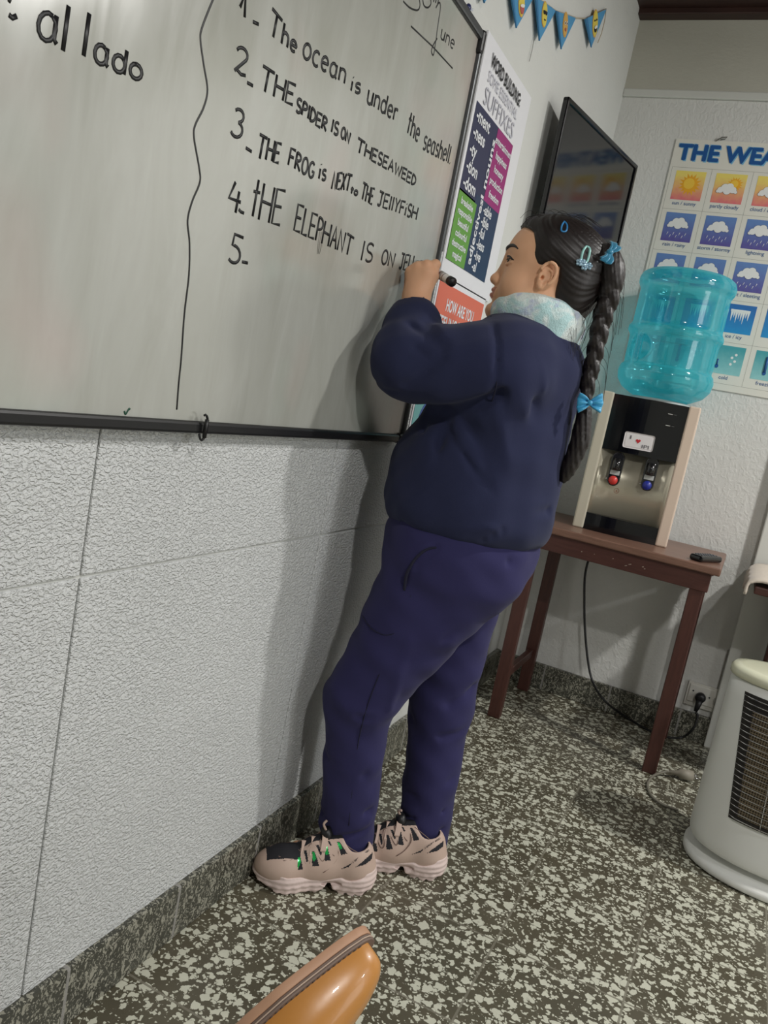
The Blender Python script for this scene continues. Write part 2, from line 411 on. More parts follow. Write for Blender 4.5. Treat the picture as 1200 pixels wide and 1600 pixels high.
# ------------------------------------------------------------------ whiteboard
BX = 0.022; BY0, BY1, BZ0, BZ1 = -0.11, 1.634, 0.903, 1.754
M_board = new_mat('whiteboard_enamel'); b = bsdf(M_board); v = coords(M_board)
st = noise(M_board, mapping(M_board, v, (1, 5, 1.2), (0.35, 0, 0)), 3.2, 4.0, 0.6, 0.6); cl = noise(M_board, v, 3.0, 3.0)
c0 = mixc(M_board, remap(M_board, st, 0.35, 0.7), srgb(160, 161, 153), srgb(172, 173, 167))
c1 = mixc(M_board, math_node(M_board, 'MULTIPLY', remap(M_board, noise(M_board, mapping(M_board, v, (1, 1.2, 1.2)), 2.4, 2.0), 0.55, 0.78), 0.30), c0, srgb(222, 170, 166))
c2 = mixc(M_board, math_node(M_board, 'MULTIPLY', remap(M_board, cl, 0.55, 0.8), 0.35), c1, srgb(176, 204, 192))
L(M_board, c2, b.inputs['Base Color'])
L(M_board, remap(M_board, st, 0.3, 0.7, 0.14, 0.22), b.inputs['Roughness']); b.inputs['IOR'].default_value = 2.0
M_alu = mat('dark_grey_aluminium', (92, 94, 96), 0.38, 0.6)
M_blackp = mat('black_plastic', (22, 22, 24), 0.42)
M_blackg = mat('glossy_black_plastic', (12, 13, 16), 0.12, spec=0.6)
M_ink = mat('black_marker_ink', (18, 18, 20), 0.45)
board = thing('whiteboard', (0.0, 0.8, BZ0), 'large framed whiteboard covered in black marker sentences on the left wall', 'whiteboard')
MB().box((0.002, BY0 + 0.01, BZ0 + 0.01), (BX, BY1 - 0.008, BZ1 - 0.01)).build('writing_surface', M_board, board)
MB().box((0.002, BY0, BZ0), (0.030, BY1 - 0.03, BZ0 + 0.017), bev=0.004).build('bottom_rail', M_blackp, board, label='black bottom rail')
MB().box((0.002, BY0, BZ1 - 0.018), (0.030, BY1, BZ1), bev=0.004).build('top_rail', M_alu, board, label='dark grey top rail')
MB().box((0.002, BY1 - 0.010, BZ0), (0.030, BY1, BZ1), bev=0.003).build('side_rail', M_alu, board, label='dark grey side rail')
MB().box((0.002, BY0, BZ0), (0.030, BY0 + 0.012, BZ1), bev=0.003).build('side_rail', M_alu, board)
for z in (BZ0 - 0.002, BZ1 - 0.044):
    MB().box((0.001, BY1 - (0.034 if z < 1 else 0.016), z), (0.033, BY1 + 0.004, z + (0.022 if z < 1 else 0.046)), bev=0.006).build('corner_cap', M_blackp, board, label='black plastic corner cap')
# single-stroke handwriting: glyphs in a unit box (x right, y up)
def arc(cx, cy, rx, ry, a0, a1, n=10): return [(cx + rx * math.cos(math.radians(a0 + (a1 - a0) * i / n)), cy + ry * math.sin(math.radians(a0 + (a1 - a0) * i / n))) for i in range(n + 1)]
G = {
 'T': (0.75, [[(0, 1), (0.75, 0.97)], [(0.38, 0.98), (0.34, 0)]]), 'H': (0.62, [[(0, 1), (0, 0)], [(0.62, 1), (0.6, 0)], [(0, 0.52), (0.61, 0.5)]]),
 'E': (0.5, [[(0.5, 1), (0, 0.97), (0, 0), (0.5, 0.02)], [(0, 0.5), (0.42, 0.52)]]), 'S': (0.45, [arc(0.24, 0.74, 0.22, 0.25, 40, 270, 9) + arc(0.22, 0.25, 0.23, 0.25, 90, -140, 9)]),
 'P': (0.45, [[(0, 0), (0.02, 1)], [(0.02, 0.98)] + arc(0.12, 0.74, 0.32, 0.25, 80, -90, 8) + [(0.0, 0.48)]]), 'I': (0.12, [[(0.06, 1), (0.05, 0)]]),
 'D': (0.5, [[(0.02, 1), (0, 0)], [(0, 0.98)] + arc(0.05, 0.5, 0.45, 0.48, 85, -88, 10) + [(0, 0.02)]]),
 'R': (0.5, [[(0, 0), (0.02, 1)], [(0.02, 0.98)] + arc(0.12, 0.75, 0.32, 0.23, 80, -90, 8) + [(0.05, 0.5), (0.5, 0)]]),
 'O': (0.55, [arc(0.27, 0.5, 0.27, 0.5, 95, 455, 16)]), 'N': (0.55, [[(0, 0), (0.02, 1), (0.5, 0.02), (0.55, 1)]]),
 'A': (0.6, [[(0, 0), (0.3, 1), (0.58, 0)], [(0.12, 0.38), (0.5, 0.4)]]), 'W': (0.8, [[(0, 1), (0.2, 0), (0.4, 0.8), (0.6, 0), (0.8, 1)]]),
 'F': (0.48, [[(0.48, 1), (0.02, 0.97), (0, 0)], [(0.01, 0.52), (0.4, 0.54)]]), 'G': (0.55, [arc(0.28, 0.5, 0.28, 0.5, 50, 330, 12) + [(0.55, 0.42), (0.32, 0.42)]]),
 'X': (0.5, [[(0, 1), (0.5, 0)], [(0.5, 1), (0, 0)]]), 'J': (0.5, [[(0.05, 1), (0.5, 0.97)], [(0.34, 0.98), (0.33, 0.2)] + arc(0.18, 0.18, 0.15, 0.17, 0, -160, 6)]),
 'L': (0.45, [[(0.02, 1), (0, 0), (0.45, 0.02)]]), 'Y': (0.5, [[(0, 1), (0.25, 0.5), (0.5, 1)], [(0.25, 0.5), (0.22, 0)]]),
 'C': (0.5, [arc(0.28, 0.5, 0.28, 0.5, 50, 310, 12)]),
 'c': (0.42, [arc(0.24, 0.33, 0.23, 0.33, 50, 310, 9)]), 'o': (0.46, [arc(0.23, 0.33, 0.23, 0.33, 95, 455, 12)]),
 'e': (0.46, [[(0.02, 0.33), (0.44, 0.38)] + arc(0.23, 0.33, 0.22, 0.33, 10, 310, 10)]), 'a': (0.5, [arc(0.22, 0.33, 0.22, 0.33, 60, 420, 12), [(0.42, 0.66), (0.42, 0.1), (0.5, 0)]]),
 'n': (0.46, [[(0.02, 0.66), (0.02, 0)], [(0.02, 0.45)] + arc(0.23, 0.42, 0.2, 0.22, 150, 0, 7) + [(0.43, 0)]]), 'i': (0.14, [[(0.06, 0.62), (0.06, 0)], [(0.06, 0.92), (0.08, 0.87)]]),
 's': (0.4, [arc(0.21, 0.49, 0.18, 0.16, 40, 270, 7) + arc(0.2, 0.17, 0.19, 0.17, 90, -140, 7)]), 'u': (0.46, [[(0.0, 0.66), (0.02, 0.22)] + arc(0.2, 0.2, 0.19, 0.2, 180, 340, 6) + [(0.42, 0.66)], [(0.42, 0.66), (0.44, 0)]]),
 'd': (0.48, [arc(0.22, 0.33, 0.22, 0.33, 50, 410, 12), [(0.44, 1.0), (0.44, 0)]]), 'r': (0.34, [[(0.02, 0.66), (0.02, 0)], [(0.02, 0.42)] + arc(0.2, 0.42, 0.17, 0.22, 150, 50, 5)]),
 't': (0.36, [[(0.18, 1), (0.16, 0.0)], [(0, 0.66), (0.36, 0.68)]]), 'h': (0.46, [[(0.02, 1), (0.02, 0)], [(0.02, 0.42)] + arc(0.23, 0.42, 0.2, 0.22, 150, 0, 7) + [(0.43, 0)]]),
 'l': (0.14, [[(0.07, 1), (0.05, 0)]]), '.': (0.1, [[(0.03, 0.03), (0.07, 0.0)]]), '-': (0.3, [[(0, 0.1), (0.3, 0.08)]]),
 '1': (0.3, [[(0.0, 0.6), (0.26, 1), (0.24, 0)]]), '2': (0.55, [arc(0.26, 0.74, 0.25, 0.25, 160, -30, 8) + [(0.05, 0.06), (0.16, 0.12), (0.35, 0.02), (0.55, 0.06)]]),
 '3': (0.5, [arc(0.2, 0.76, 0.24, 0.23, 140, -80, 8) + arc(0.2, 0.26, 0.28, 0.27, 80, -150, 9)]), '4': (0.55, [[(0.2, 1), (0.02, 0.4), (0.55, 0.42)], [(0.42, 0.75), (0.4, 0)]]),
 '5': (0.5, [[(0.5, 1), (0.08, 0.98), (0.05, 0.58)] + arc(0.18, 0.3, 0.3, 0.3, 95, -130, 10)]), '0': (0.5, [arc(0.25, 0.5, 0.25, 0.5, 95, 455, 14)]),
 ' ': (0.35, []),
}
def board_pt(u, v): return PX(u, v, BX)
def hand_write(mb, txt, start, end, top, r, h_end=None):
    a = board_pt(*start); b_ = board_pt(*end); h0 = board_pt(*top)[2] - a[2]; h1 = h0 if h_end is None else h_end * h0
    gap = 0.16; W = sum(G[c][0] + gap for c in txt) - gap; x = 0.0
    for c in txt:
        gw, strokes = G[c]; j = rng.normal(0, 0.02, 2)
        for s_ in strokes:
            pts = []
            for gx, gy in s_:
                t = (x + gx) / W; base = a + (b_ - a) * t; h = h0 + (h1 - h0) * t
                base[2] += (gy + j[1]) * h; pts.append(base)
            mb.tube(pts, r, 6, flat=(0, BX + 0.0004, 0.12))
        x += gw + gap
def px_stroke(mb, pts, r): mb.tube([board_pt(*p) for p in pts], r, 6, flat=(0, BX + 0.0004, 0.12))
def smooth_px(pts, n=6):
    out = []
    for i in range(len(pts) - 1):
        p0 = pts[max(0, i - 1)]; p1 = pts[i]; p2 = pts[i + 1]; p3 = pts[min(len(pts) - 1, i + 2)]
        for k in range(n):
            t = k / n
            out.append(tuple(0.5 * (2 * p1[q] + (p2[q] - p0[q]) * t + (2 * p0[q] - 5 * p1[q] + 4 * p2[q] - p3[q]) * t * t + (3 * p1[q] - p0[q] - 3 * p2[q] + p3[q]) * t ** 3) for q in range(2)))
    return out + [pts[-1]]
lines = [
 [('px', [(375, 11), (384, -12), (382, 27)]), ('px', [(395, 34), (404, 38)]), ('The', (419, 53), (462, 83), (416, 5), 0.62), ('ocean', (472, 90), (538, 131), (474, 50), 0.9), ('is', (547, 141), (562, 146), (548, 115), 1), ('under', (573, 160), (619, 190), (574, 126), 1.0), ('the', (635, 206), (653, 222), (637, 170), 0.95), ('seashell.', (660, 233), (703, 256), (662, 198), 0.9)],
 [('2', (364, 112), (383, 121), (367, 68), 1), ('px', [(386, 129), (395, 134)]), ('THE', (405, 140), (457, 164), (404, 98), 0.9), ('SPIDER', (462, 173), (509, 205), (463, 150), 1), ('IS', (517, 206), (527, 212), (517, 184), 1), ('ON', (532, 215), (545, 224), (533, 197), 1), ('THESEAWEED', (556, 236), (648, 290), (554, 211), 0.85)],
 [('3', (361, 213), (377, 219), (362, 166), 1), ('px', [(384, 231), (393, 237)]), ('THE', (400, 246), (435, 255), (396, 203), 0.85), ('FROG', (450, 258), (489, 279), (453, 230), 0.9), ('is', (497, 279), (508, 282), (498, 252), 1), ('NEXT', (518, 294), (546, 299), (518, 265), 1), ('to', (547, 302), (558, 305), (548, 291), 1), ('THE', (563, 311), (581, 319), (563, 283), 1), ('JEllYFiSH', (589, 320), (650, 343), (590, 296), 0.95)],
 [('4', (354, 326), (373, 334), (358, 279), 1), ('px', [(373, 327), (376, 331), (381, 333)]), ('tHE', (390, 337), (437, 352), (400, 280), 1), ('ELEPHANT', (459, 360), (548, 400), (454, 312), 0.8), ('IS', (563, 406), (580, 410), (565, 374), 0.95), ('ON', (595, 412), (614, 417), (595, 388), 1), ('JELL', (623, 420), (647, 424), (624, 394), 1)],
 [('5', (357, 409), (373, 416), (357, 362), 1), ('px', [(378, 409), (387, 411)])],
 [('px', smooth_px([(630, 2), (640, 12), (652, 16), (656, 8), (654, -6)])), ('px', smooth_px([(660, -4), (662, 8), (668, 12), (673, 6), (672, -6)])), ('px', smooth_px([(681, 12), (686, 4), (688, 12), (684, 40), (680, 70), (677, 86), (674, 80), (677, 70), (683, 60)])), ('une', (688, 60), (708, 78), (688, 33), 0.95), ('px', [(642, 41), (675, 72), (707, 107)]), ('th', (676, 2), (684, 6), (676, -14), 1)],
 [('px', [(13, -2), (17, 2)]), ('px', [(14, 23), (19, 28), (26, 25)]), ('a', (57, 60), (88, 70), (56, -12), 1), ('l', (97, 76), (101, 77), (97, 0), 1), ('l', (129, 87), (133, 88), (128, 14), 1), ('ado', (146, 96), (220, 126), (146, 46), 0.75)],
]
names_ = ('handwritten_sentence', 'handwritten_sentence', 'handwritten_sentence', 'handwritten_sentence', 'handwritten_number', 'handwritten_date', 'handwritten_note')
for ln, nm in zip(lines, names_):
    nm = nm.replace('sentence', 'word')
    r = 0.0027 if nm == 'handwritten_note' else (0.0016 if nm == 'handwritten_date' else 0.0025)
    for it in ln:
        mb = MB()
        if it[0] == 'px': px_stroke(mb, it[1], r)
        else: hand_write(mb, it[0], it[1], it[2], it[3], r, it[4])
        mb.build(nm, M_ink, board)
mb = MB(); px_stroke(mb, smooth_px([(335, -6), (325, 18), (315, 45), (313, 62), (318, 100), (324, 140), (318, 168), (305, 195), (303, 215), (311, 262), (312, 285), (300, 315), (293, 345), (296, 380), (295, 430), (288, 490), (283, 560), (279, 600), (276, 640)]), 0.0015)
mb.build('dividing_line', M_ink, board)
mb = MB(); px_stroke(mb, smooth_px([(194, 642), (196, 647), (201, 639), (203, 640)]), 0.0014); mb.build('tick_mark', mat('green_marker_ink', (10, 70, 50), 0.5), board, label='small green tick')
M_smear = new_mat('rubbed_ink_smear'); bs = bsdf(M_smear); bs.inputs['Base Color'].default_value = srgb(150, 146, 138); bs.inputs['Roughness'].default_value = 0.5
mb = MB()
for dx in (-3, 0, 4): px_stroke(mb, [(503 + dx, 362), (500 + dx * 0.8, 380), (497 + dx * 0.5, 397)], [0.0012, 0.002, 0.0004])
mb.build('rubbed_smudge', M_smear, board)
# black clip tied round the bottom rail
c = PX(318, 668, 0.032); mb = MB()
mb.tube([c + np.array([0.000, 0.008 * math.cos(t), 0.018 * math.sin(t)]) for t in np.linspace(-2.6, 1.9, 14)], 0.0018, 6)
mb.tube([c + np.array([0.004, 0.0, 0.012]), c + np.array([0.003, 0.001, -0.014])], 0.003, 6)
tag(mb.build('cable_tie', M_blackp), 'small black tie looped around the bottom rail of the whiteboard', 'cable tie')
c = PX(736, 12, 0.03); mb = MB().sphere((c[0] - 0.006, c[1], c[2]), (0.006, 0.007, 0.0075), 0).tube([(0.012, c[1] + 0.004, c[2] - 0.004), (c[0], c[1] + 0.012, c[2] + 0.002)], 0.0022, 6, 1)
tag(mb.build('push_pin', [mat('navy_plastic', (40, 46, 92), 0.3), mat('pale_plastic', (190, 195, 205), 0.3)]), 'tiny navy blue pin above the upper right corner of the whiteboard', 'pin')

# ------------------------------------------------------------------ posters
M_paper = mat('white_poster_paper', (226, 226, 230), 0.45, var=0.02)
def flat_mat(name, col, rough=0.45): return mat(name, col, rough)
EY = np.array([0, 1.0, 0]); EZ = np.array([0, 0, 1.0]); EXx = np.array([1.0, 0, 0])
p_mats = [M_paper, flat_mat('poster_navy', (38, 42, 76)), flat_mat('poster_magenta', (150, 34, 112)), flat_mat('poster_green', (96, 152, 56)), flat_mat('poster_white_print', (224, 226, 230)), flat_mat('poster_black_print', (26, 26, 34)), flat_mat('poster_teal_navy', (30, 50, 82)), flat_mat('poster_grey_print', (186, 186, 196))]
poster = thing('poster', (0.004, 1.85, 1.28), 'suffix word building poster in navy, magenta and green right of the whiteboard', 'poster', None)
mb = MB(); X0 = 0.0075
mb.box((0.003, 1.700, 1.280), (0.0065, 2.055, 1.79), 0)
def panel(y0, y1, z0, z1, mi, lift=0.0): mb.box((0.0062, y0, z0), (X0 + lift, y1, z1), mi)
panel(1.712, 1.846, 1.405, 1.652, 1); panel(1.846, 1.990, 1.495, 1.652, 1); panel(1.868, 1.990, 1.487, 1.651, 2, 0.0004)
panel(1.712, 1.846, 1.318, 1.470, 1); panel(1.815, 1.990, 1.318, 1.487, 6, 0.0003); panel(1.712, 1.830, 1.318, 1.466, 3, 0.0006)
def ptxt(t, y, z, h, mi, align='L', bold=True, wid=None): put_text(mb, t, (X0 + 0.0012, y, z), EY, EZ, h, wid, mi, align, bold)
ptxt('WORD BUILDING:', 1.745, 1.738, 0.028, 5, 'L', True, 0.232); ptxt('SOME ESSENTIAL', 1.745, 1.706, 0.024, 7, 'L', False, 0.228); ptxt('SUFFIXES', 1.745, 1.660, 0.038, 7, 'L', False, 0.226)
for i, t in enumerate(('-ment', '-ness', '-ty', '-tion', '-dom')): ptxt(t, 1.722, 1.618 - 0.0355 * i, 0.028, 4)
for i, t in enumerate(('entertainment', 'happiness', 'honesty', 'production', 'freedom')): ptxt(t, 1.929, 1.618 - 0.029 * i, 0.0165, 4, 'C')
for i, t in enumerate(('breakable', 'responsible', 'beautiful', 'colourful', 'destructive', 'magical')): ptxt(t, 1.771, 1.443 - 0.0228 * i, 0.0150, 4, 'C')
for i, t in enumerate(('-able', '-ible', '-ful', '-less', '-ive', '-al')): ptxt(t, 1.878, 1.460 - 0.0265 * i, 0.0230, 4)
put_text(mb, 'nouns', (X0 + 0.0012, 1.864, 1.510), EZ, -EY, 0.024, 0.11, 4, 'L', True)
put_text(mb, 'adjectives', (X0 + 0.0012, 1.864, 1.335), EZ, -EY, 0.024, 0.15, 4, 'L', True)
mb.build('poster_sheet', p_mats, poster)
po2 = thing('poster', (0.004, 1.86, 0.9), 'feelings poster with orange header partly hidden behind the girl', 'poster')
f_mats = [M_paper, flat_mat('poster_orange', (214, 108, 84)), flat_mat('poster_aqua', (118, 184, 184)), flat_mat('poster_white_print', (224, 226, 230)), flat_mat('poster_rainbow_blue', (60, 90, 170)), flat_mat('poster_rainbow_yellow', (220, 190, 110))]
mb = MB(); mb.box((0.003, 1.698, 0.925), (0.0065, 2.03, 1.283), 0); mb.box((0.006, 1.706, 1.13), (0.0075, 2.022, 1.268), 1); mb.box((0.006, 1.706, 0.932), (0.0075, 2.022, 1.13), 2)
put_text(mb, 'HOW ARE YOU', (0.0082, 1.864, 1.212), EY, EZ, 0.028, 0.19, 3, 'C', True); put_text(mb, 'FEELING TODAY?', (0.0082, 1.864, 1.172), EY, EZ, 0.028, 0.25, 3, 'C', True)
for r_, mi in ((0.05, 4), (0.042, 3), (0.034, 5)):
    mb.tube([(0.0078, 1.79 + r_ * math.cos(a), 0.948 + r_ * math.sin(a)) for a in np.linspace(0.1, 3.04, 14)], 0.004, 6, mi, flat=(0, 0.0078, 0.15))
mb.build('poster_sheet', f_mats, po2)
# weather poster on the back wall
wp = thing('poster', (0.49, YB, 1.22), 'weather vocabulary poster with picture squares on the back wall', 'poster')
def grad_mat(name, top, bot, z0s, hcell):
    m = new_mat(name); v = coords(m); s_ = N(m, 'ShaderNodeSeparateXYZ'); L(m, v, s_.inputs[0])
    t = math_node(m, 'FRACT', math_node(m, 'DIVIDE', math_node(m, 'SUBTRACT', s_.outputs['Z'], z0s), hcell))
    n_ = noise(m, v, 60, 3.0); t = math_node(m, 'ADD', t, math_node(m, 'MULTIPLY', math_node(m, 'SUBTRACT', n_, 0.5), 0.25))
    L(m, mixc(m, remap(m, t, 0.2, 0.85), srgb(*bot), srgb(*top)), bsdf(m).inputs['Base Color']); bsdf(m).inputs['Roughness'].default_value = 0.4; return m
HC = 0.1395; Z0 = 1.941
M_wpaper = mat('cream_poster_paper', (224, 222, 212), 0.4, var=0.03, vscale=6)
w_mats = [M_wpaper, grad_mat('print_sunset', (236, 216, 112), (222, 108, 124), 1.2435, HC), grad_mat('print_rainy_blue', (100, 134, 190), (92, 78, 150), 1.2435, HC), grad_mat('print_ice_blue', (46, 110, 178), (40, 146, 205), 1.2435, HC), grad_mat('print_cold_teal', (72, 160, 168), (150, 205, 205), 1.2435, HC), flat_mat('print_blue_title', (24, 84, 150)), flat_mat('print_caption_blue', (44, 92, 150)), flat_mat('print_rule_grey', (160, 158, 150)), flat_mat('print_cloud_white', (232, 232, 230)), flat_mat('print_sun_yellow', (235, 170, 40)), flat_mat('print_title_halo', (120, 180, 214)), flat_mat('print_sun_core', (240, 196, 70)), flat_mat('print_outline', (90, 90, 100))]
mb = MB(); YW = YB - 0.003
XP0, XP1, ZP0, ZP1 = 0.217, 0.765, 1.221, 2.034
nx_ = 12
for i in range(nx_):                       # sheet with a slight wave, slim but solid
    a = XP0 + (XP1 - XP0) * i / nx_; c_ = XP0 + (XP1 - XP0) * (i + 1) / nx_
    mb.box((a, YW - 0.001, ZP0), (c_, YW + 0.003, ZP1), 0)
def wq(x0, x1, z0, z1, mi, lift): mb.box((x0, YW - 0.001 - lift, z0), (x1, YW - 0.0005, z1), mi)
_dl = [0]
def disc(cx, cz, rx, rz, mi, lift, n=18):
    _dl[0] += 1; lift += 0.00004 * (_dl[0] % 7)
    mb.prism([(cx + rx * math.cos(2 * math.pi * k / n), YW - 0.001 - lift, cz + rz * math.sin(2 * math.pi * k / n)) for k in range(n)], (0, 0.0002, 0), mi)
for k in range(5): wq(XP0 + 0.008 + 0.132 * k, XP0 + 0.009 + 0.132 * k, Z0 - 5 * HC, Z0, 7, 0.0002)
for k in range(6): wq(XP0 + 0.008, XP0 + 0.009 + 0.528, Z0 - HC * k - 0.0005, Z0 - HC * k + 0.0005, 7, 0.0002)
caps = [['sun / sunny', 'partly cloudy', 'cloud / cloudy', ''], ['rain / rainy', 'storm / stormy', 'lightning', ''], ['', '', 'sleet / sleeting', ''], ['', '', 'ice / icy', ''], ['', '', 'cold', 'freezing']]
pic = [[1, 1, 1, 1], [2, 2, 2, 2], [2, 2, 2, 2], [3, 3, 3, 3], [4, 4, 4, 4]]
def cloud(cx, cz, s_):
    for k in (1, 0):
        e = 0.002 * k
        for dx, dz, r_ in ((-0.026, -0.002, 0.012), (-0.010, 0.008, 0.015), (0.008, 0.012, 0.014), (0.022, 0.0, 0.013), (0.0, -0.004, 0.015), (0.034, -0.008, 0.006), (-0.036, -0.008, 0.006)):
            disc(cx + dx * s_, cz + dz * s_, (r_ + e * 0.4) * s_ * 1.05, (r_ + e * 0.4) * s_, 12 if k else 8, 0.0012 if k else 0.0016, 14)
def sun(cx, cz, r_):
    for k in range(16):
        a = 2 * math.pi * k / 16; d1 = r_ * (1.55 if k % 2 else 1.4)
        mb.prism([(cx + r_ * math.cos(a - 0.17), YW - 0.0018, cz + r_ * math.sin(a - 0.17)), (cx + d1 * math.cos(a), YW - 0.0018, cz + d1 * math.sin(a)), (cx + r_ * math.cos(a + 0.17), YW - 0.0018, cz + r_ * math.sin(a + 0.17))], (0, 0.0002, 0), 9)
    disc(cx, cz, r_, r_, 9, 0.001, 22); disc(cx - r_ * 0.12, cz + r_ * 0.12, r_ * 0.72, r_ * 0.72, 11, 0.0012, 20)
for r_ in range(5):
    for c_ in range(4):
        x0 = XP0 + 0.026 + 0.132 * c_ - 0.002 * r_ * 0; zt = Z0 - HC * r_ - 0.011; zb = zt - 0.096; x1 = x0 + 0.099
        wq(x0, x1, zb, zt, pic[r_][c_], 0.0005); cx = (x0 + x1) / 2; cz = (zb + zt) / 2
        if r_ == 0 and c_ == 0: sun(cx + 0.004, cz + 0.004, 0.025)
        elif r_ == 0: sun(cx + 0.016, cz + 0.014, 0.017); cloud(cx - 0.004, cz - 0.004, 0.82)
        elif r_ in (1, 2):
            cloud(cx - 0.002, cz + 0.010, 0.86)
            for k in range(7):
                xx = cx - 0.03 + 0.010 * k; zz = cz - 0.018 - 0.009 * (k % 2)
                mb.tube([(xx, YW - 0.0018, zz), (xx - 0.003, YW - 0.0018, zz - 0.009)], 0.0008, 5, 8)
        elif r_ == 3:
            for k in range(8):
                xx = cx - 0.028 + 0.0075 * k; ll = (0.036, 0.024, 0.040, 0.028, 0.034, 0.042, 0.022, 0.03)[k]
                mb.prism([(xx, YW - 0.0018, cz + 0.026), (xx + 0.0085, YW - 0.0018, cz + 0.026), (xx + 0.0045, YW - 0.0018, cz + 0.026 - ll)], (0, 0.0003, 0), 8)
            wq(cx - 0.029, cx + 0.033, cz + 0.024, cz + 0.031, 8, 0.0012)
        else:
            mb.tube([(cx - 0.03 + 0.02 * (c_ == 3), YW - 0.002, cz - 0.02), (cx - 0.03 + 0.02 * (c_ == 3), YW - 0.002, cz + (0.0 if c_ == 2 else 0.03))], 0.0025 if c_ == 2 else 0.005, 6, 6)
            disc(cx - 0.03 + 0.02 * (c_ == 3), cz - 0.024, 0.006, 0.007, 5, 0.0015, 12); [disc(cx + 0.012 + 0.011 * (k_ % 2), cz - 0.012 + 0.011 * k_, 0.0045, 0.0045, 8, 0.0009, 10) for k_ in range(4)]
        if caps[r_][c_]: put_text(mb, caps[r_][c_], (cx, YW - 0.0018, zb - 0.017), EXx, EZ, 0.0128, None, 6, 'C', False)
for dx, dz, mi, li in ((0.004, -0.004, 10, 0.0006), (-0.003, 0.003, 10, 0.0007), (0, 0, 5, 0.0012), (0.0015, 0.0012, 5, 0.0013), (-0.0012, -0.0012, 5, 0.0014)): put_text(mb, 'THE WEATHER', (0.233 + dx, YW - 0.001 - li, 1.967 + dz), EXx, EZ, 0.052, 0.50, mi, 'L', True)
mb.build('poster_sheet', w_mats, wp)
c = PY(1128, 217, YB - 0.006); mb = MB().tube([c + np.array([-0.018, 0, -0.008]), c + np.array([0.0, -0.004, 0.004]), c + np.array([0.016, -0.002, 0.006]), c + np.array([0.010, -0.002, -0.001]), c + np.array([-0.004, -0.002, -0.004])], 0.0016, 6)
tag(mb.build('picture_hook', mat('grey_steel', (120, 118, 112), 0.35, 0.9)), 'small bent wire hook above the word THE on the weather poster', 'hook')
# loose thread hanging on the left wall
mb = MB().tube([PX(835, 58, 0.004), PX(832, 76, 0.005), PX(827, 96, 0.004)], 0.0009, 5)
tag(mb.build('loose_thread', mat('grey_thread', (150, 150, 146), 0.8)), 'thin grey thread hanging on the wall between bunting and suffix poster', 'thread')

# ------------------------------------------------------------------ television on a bracket
d1 = (P(888, 150, 0, 0.052) - CAM); t1 = d1; Pn = CAM + d1
d2 = P(996, 259, 2, Pn[2]); Pf = d2
te = (Pf - Pn); TW = np.linalg.norm(te); te /= TW; tn = np.array([te[1], -te[0], 0.0]); TH = 0.40
TVM = Matrix(((te[0], tn[0], 0, Pn[0]), (te[1], tn[1], 0, Pn[1]), (0, 0, 1, Pn[2]), (0, 0, 0, 1)))   # local x along screen, y out of screen, z up (top = 0)
tv = thing('television', tuple(Pn), 'black flat television on the left wall above the girl\'s head', 'television')
M_screen = mat('black_screen_glass', (9, 10, 12), 0.10, spec=0.6)
MB().box((0.012, -0.004, -TH + 0.02), (TW - 0.012, -0.0015, -0.012), M=TVM).build('screen', M_screen, tv)
mb = MB()
for lo, hi in (((0, -0.014, -0.014), (TW, 0.004, 0)), ((0, -0.014, -TH), (TW, 0.004, -TH + 0.022)), ((0, -0.014, -TH), (0.014, 0.004, 0)), ((TW - 0.014, -0.014, -TH), (TW, 0.004, 0))): mb.box(lo, hi, bev=0.004, M=TVM)
mb.build('bezel', M_blackg, tv)
mb = MB().box((0.06, -0.036, -TH + 0.03), (TW - 0.05, -0.005, -0.06), bev=0.004, M=TVM); mb.build('back_housing', M_blackp, tv)
q0 = Pn + te * TW * 0.55 - tn * 0.03; q0[2] -= 0.2
mb = MB().box((0.001, q0[1] - 0.06, q0[2] - 0.08), (0.008, q0[1] + 0.06, q0[2] + 0.08)).tube([(0.006, q0[1], q0[2]), tuple(q0 + tn * 0.004)], 0.014, 10); mb.build('wall_bracket', M_blackp, tv)

# ------------------------------------------------------------------ bunting
M_flag = mat('blue_pennant_felt', (74, 142, 186), 0.8, var=0.05); M_flag_edge = mat('blue_pennant_seam', (52, 112, 158), 0.8)
M_yel = mat('yellow_face_print', (216, 196, 84), 0.6); M_org = mat('orange_face_print', (206, 162, 84), 0.6); M_red = mat('red_mouth_print', (178, 90, 84), 0.6); M_wht = mat('white_tooth_print', (226, 226, 220), 0.6); M_blk = mat('black_face_print', (28, 26, 30), 0.6)
f_m = [M_flag, M_flag_edge, M_yel, M_org, M_red, M_wht, M_blk]
bt = thing('bunting', tuple(PX(870, 18, 0.0)), 'string of blue triangular pennants with yellow smiling faces high on the left wall', 'bunting')
st_pts = [(735, -45), (765, -22), (797, -14), (836, -6), (869, 17), (900, 28), (916, 29), (947, 14)]
MB().tube([PX(u, v_, 0.006) for u, v_ in st_pts], 0.0016, 6).tube([PX(947, 14, 0.006), PX(945, 32, 0.012), PX(940, 52, 0.010), PX(934, 67, 0.008)], 0.0013, 6).build('string', mat('beige_twine', (178, 164, 140), 0.8), bt)
flags = [((745, -38), (772, -20), (757, 5), 0), ((797, -14), (836, -7), (807, 44), 1), ((836, -6), (869, 16), (843, 64), 2), ((869, 17), (900, 28), (877, 77), 3), ((914, 30), (948, 14), (924, 74), 4)]
